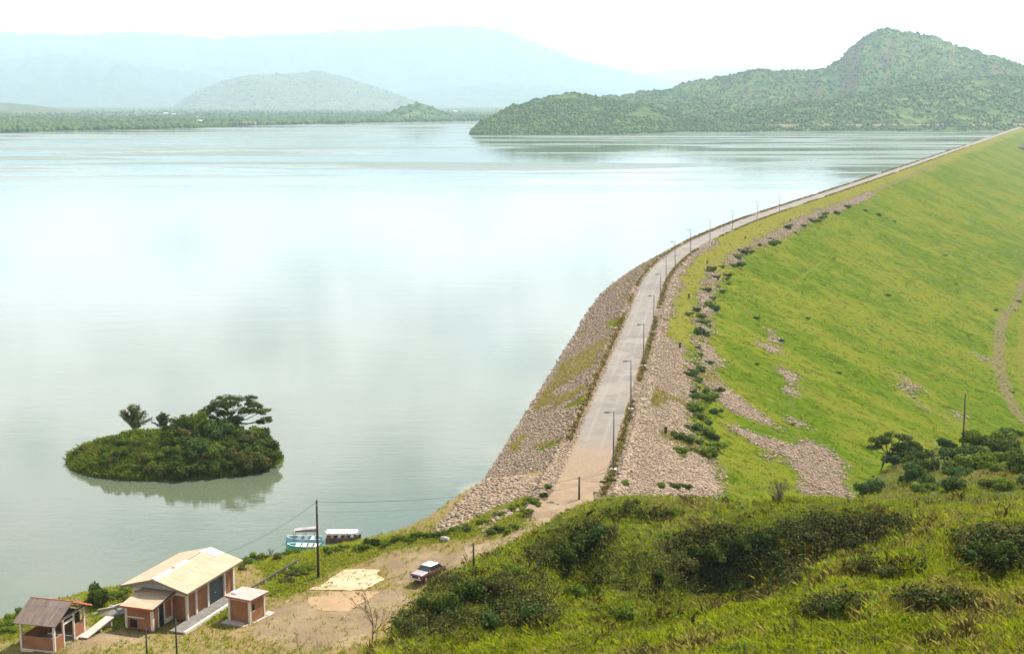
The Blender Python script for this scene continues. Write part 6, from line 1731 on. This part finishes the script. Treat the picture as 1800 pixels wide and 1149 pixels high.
# ------------------------------------------------------------------ scrub on the far hills, trees and houses of the far shore
def blobs(name, P, size, mat, seed):
    r = np.random.default_rng(seed); n = len(P)
    oc = np.array([(1, 0, 0), (0, 1, 0), (-1, 0, 0), (0, -1, 0), (.7, .7, .7), (-.7, .7, .6), (-.7, -.7, .7), (.7, -.7, .6), (0, 0, 1.1)], float)
    q = oc[None] * r.uniform(.65, 1.25, (n, 9, 1)) * size[:, None, None] * np.array([.62, .62, .75])
    a = r.random(n) * 6.283; c, s = np.cos(a)[:, None], np.sin(a)[:, None]
    V = np.stack([q[..., 0] * c - q[..., 1] * s, q[..., 0] * s + q[..., 1] * c, q[..., 2]], -1) + P[:, None]
    fc = np.array([(0, 1, 4), (1, 5, 4), (1, 2, 5), (2, 6, 5), (2, 3, 6), (3, 7, 6), (3, 0, 7), (0, 4, 7), (4, 5, 8), (5, 6, 8), (6, 7, 8), (7, 4, 8)])
    f = (np.arange(n) * 9)[:, None, None] + fc[None]
    return tag(link(name, np_mesh(name, V.reshape(-1, 3), f.reshape(-1, 3), {'tint': np.repeat(r.random(n), 9)}, True), mat), kind='stuff')


M['scrub'] = leaf_mat('hill_scrub_leaves', (0.014, 0.040, 0.006), (0.080, 0.155, 0.022), (0.14, 0.17, 0.03), .2)
def hill_points(h, n, seed, t0=0.02, t1=1.0):
    r = np.random.default_rng(seed); A = r.uniform(h.a[0], min(h.a[-1], .42), n); T = r.uniform(t0, t1, n)
    X, Y, Z = h.at(A, T); k_ = fbm(X * .012, Y * .012, 3, seed) > -.42
    return np.stack([X, Y, Z], -1)[k_]
for h, n, sz_, nm in ((h_head, 5200, 4.0, 'headland_scrub'), (h_front, 8000, 4.6, 'foreland_scrub'), (h_back, 9500, 5.6, 'ridge_scrub'), (h_mid, 1500, 10, 'lone_hill_scrub'), (h_cone, 350, 6, 'knoll_scrub')):
    Pq = hill_points(h, n, n); blobs(nm, Pq, (.45 + 1.5 * np.random.default_rng(n).beta(1.3, 4, len(Pq))) * sz_, M['scrub'], n + 1)
r_ = np.random.default_rng(77); n = 16000
A = r_.uniform(-.42, .06, n); a0 = np.interp(A, fsx, fsy); Y = a0 + 20 + np.abs(r_.normal(0, 1, n)) ** 1.5 * 900
Pq = np.stack([A * Y, Y, plain_z(A * Y, Y)], -1); kk = (fbm(Pq[:, 0] * .003, Pq[:, 1] * .0018, 3, 88) > -.12) | (Y < a0 + 90)
Pq = Pq[kk]; blobs('far_shore_trees', Pq, r_.uniform(5, 11, len(Pq)), M['scrub'], 78)

FH = [(292, 200, 26, 'pale'), (306, 202, 16, 'pale'), (352, 214, 20, 'pale'), (424, 217.5, 24, 'tan'), (436, 217, 22, 'tan'), (446, 217.5, 16, 'tan'), (348, 208, 14, 'pale'), (800, 192, 26, 'pale')]
M['far_wall'] = plain_mat('far_pale_wall', (.62, .58, .52), .9, .1, vary=.1, scale=.1); M['far_roof'] = plain_mat('far_tiled_roof', (.36, .17, .11), .9, .1, vary=.2, scale=.1)
M['far_tin'] = plain_mat('far_tin_roof', (.60, .60, .57), .6, .2, vary=.1, scale=.1)
WH = ['leftmost', 'second', 'third', 'fourth', 'fifth', 'sixth', 'seventh', 'rightmost']
order = sorted(range(len(FH)), key=lambda i: FH[i][0])
for rank, i in enumerate(order):
    u, v, wd, kd = FH[i]
    d = ray(u, v); t = np.linspace(2300, 6500, 4201); zz = CZ + d[2] * t - plain_z(d[0] * t, d[1] * t) - 3; k_ = int(np.argmax(zz < 0)); k_ = k_ or 4200
    x, y = d[0] * t[k_], d[1] * t[k_]; z = float(plain_z(np.array([x]), np.array([y]))[0])
    o = empty('distant_house', (x, y, z), random.uniform(-.3, .3), f'tiny {"white walled" if kd == "pale" else "red roofed"} house on the far shore, {WH[rank]} of eight', 'house', 'houses on the far shore')
    wd *= .6; w2 = wd / 2; dp = wd * .3
    MB().box(-w2, w2, -dp, dp, -2, 4.2).build('wall', M['far_wall'], o)
    MB().prism([(-w2 - 1, -dp - 1), (w2 + 1, -dp - 1), (w2 + 1, 0), (w2 + 1, dp + 1), (-w2 - 1, dp + 1), (-w2 - 1, 0)], 4.25, [4.6, 4.6, 7, 4.6, 4.6, 7]).build('roof', M['far_roof' if kd == 'tan' else 'far_tin'], o)
    for q in (-.55, 0, .55): MB().box(q * w2 - 1.2, q * w2 + 1.2, -dp - .3, -dp - .01, 1.2, 2.8).build('window', M['dark_void'], o)

# bench road round the foot of the right-hand hills
tA = np.linspace((1180 - U0) / F, (1830 - U0) / F, 140)
rX = []; 
for a_ in tA:
    T0 = np.linspace(.02, .5, 60); X3, Y3, Z3 = h_front.at(np.full(60, a_ / ray(1500, 180)[1]), T0); k_ = int(np.argmax(Z3 > 9)); rX.append((X3[k_], Y3[k_], Z3[k_]))
rX = np.array(rX)
for c_ in (1, 2): rX[:, c_] = np.convolve(np.pad(rX[:, c_], 6, 'edge'), np.ones(13) / 13, 'valid')
bx = np.stack([rX[:, 0], rX[:, 0], rX[:, 0]], 1); by = np.stack([rX[:, 1] - 4, rX[:, 1], rX[:, 1] + 3], 1); bz = np.stack([rX[:, 2] - 1.5, rX[:, 2] + 1.6, rX[:, 2] + 2], 1)
tag(link('hill_foot_path', grid_mesh('hill_foot_path', bx, by, bz, {'side': np.zeros(bx.shape)}, flip=True), M['track']), kind='structure')
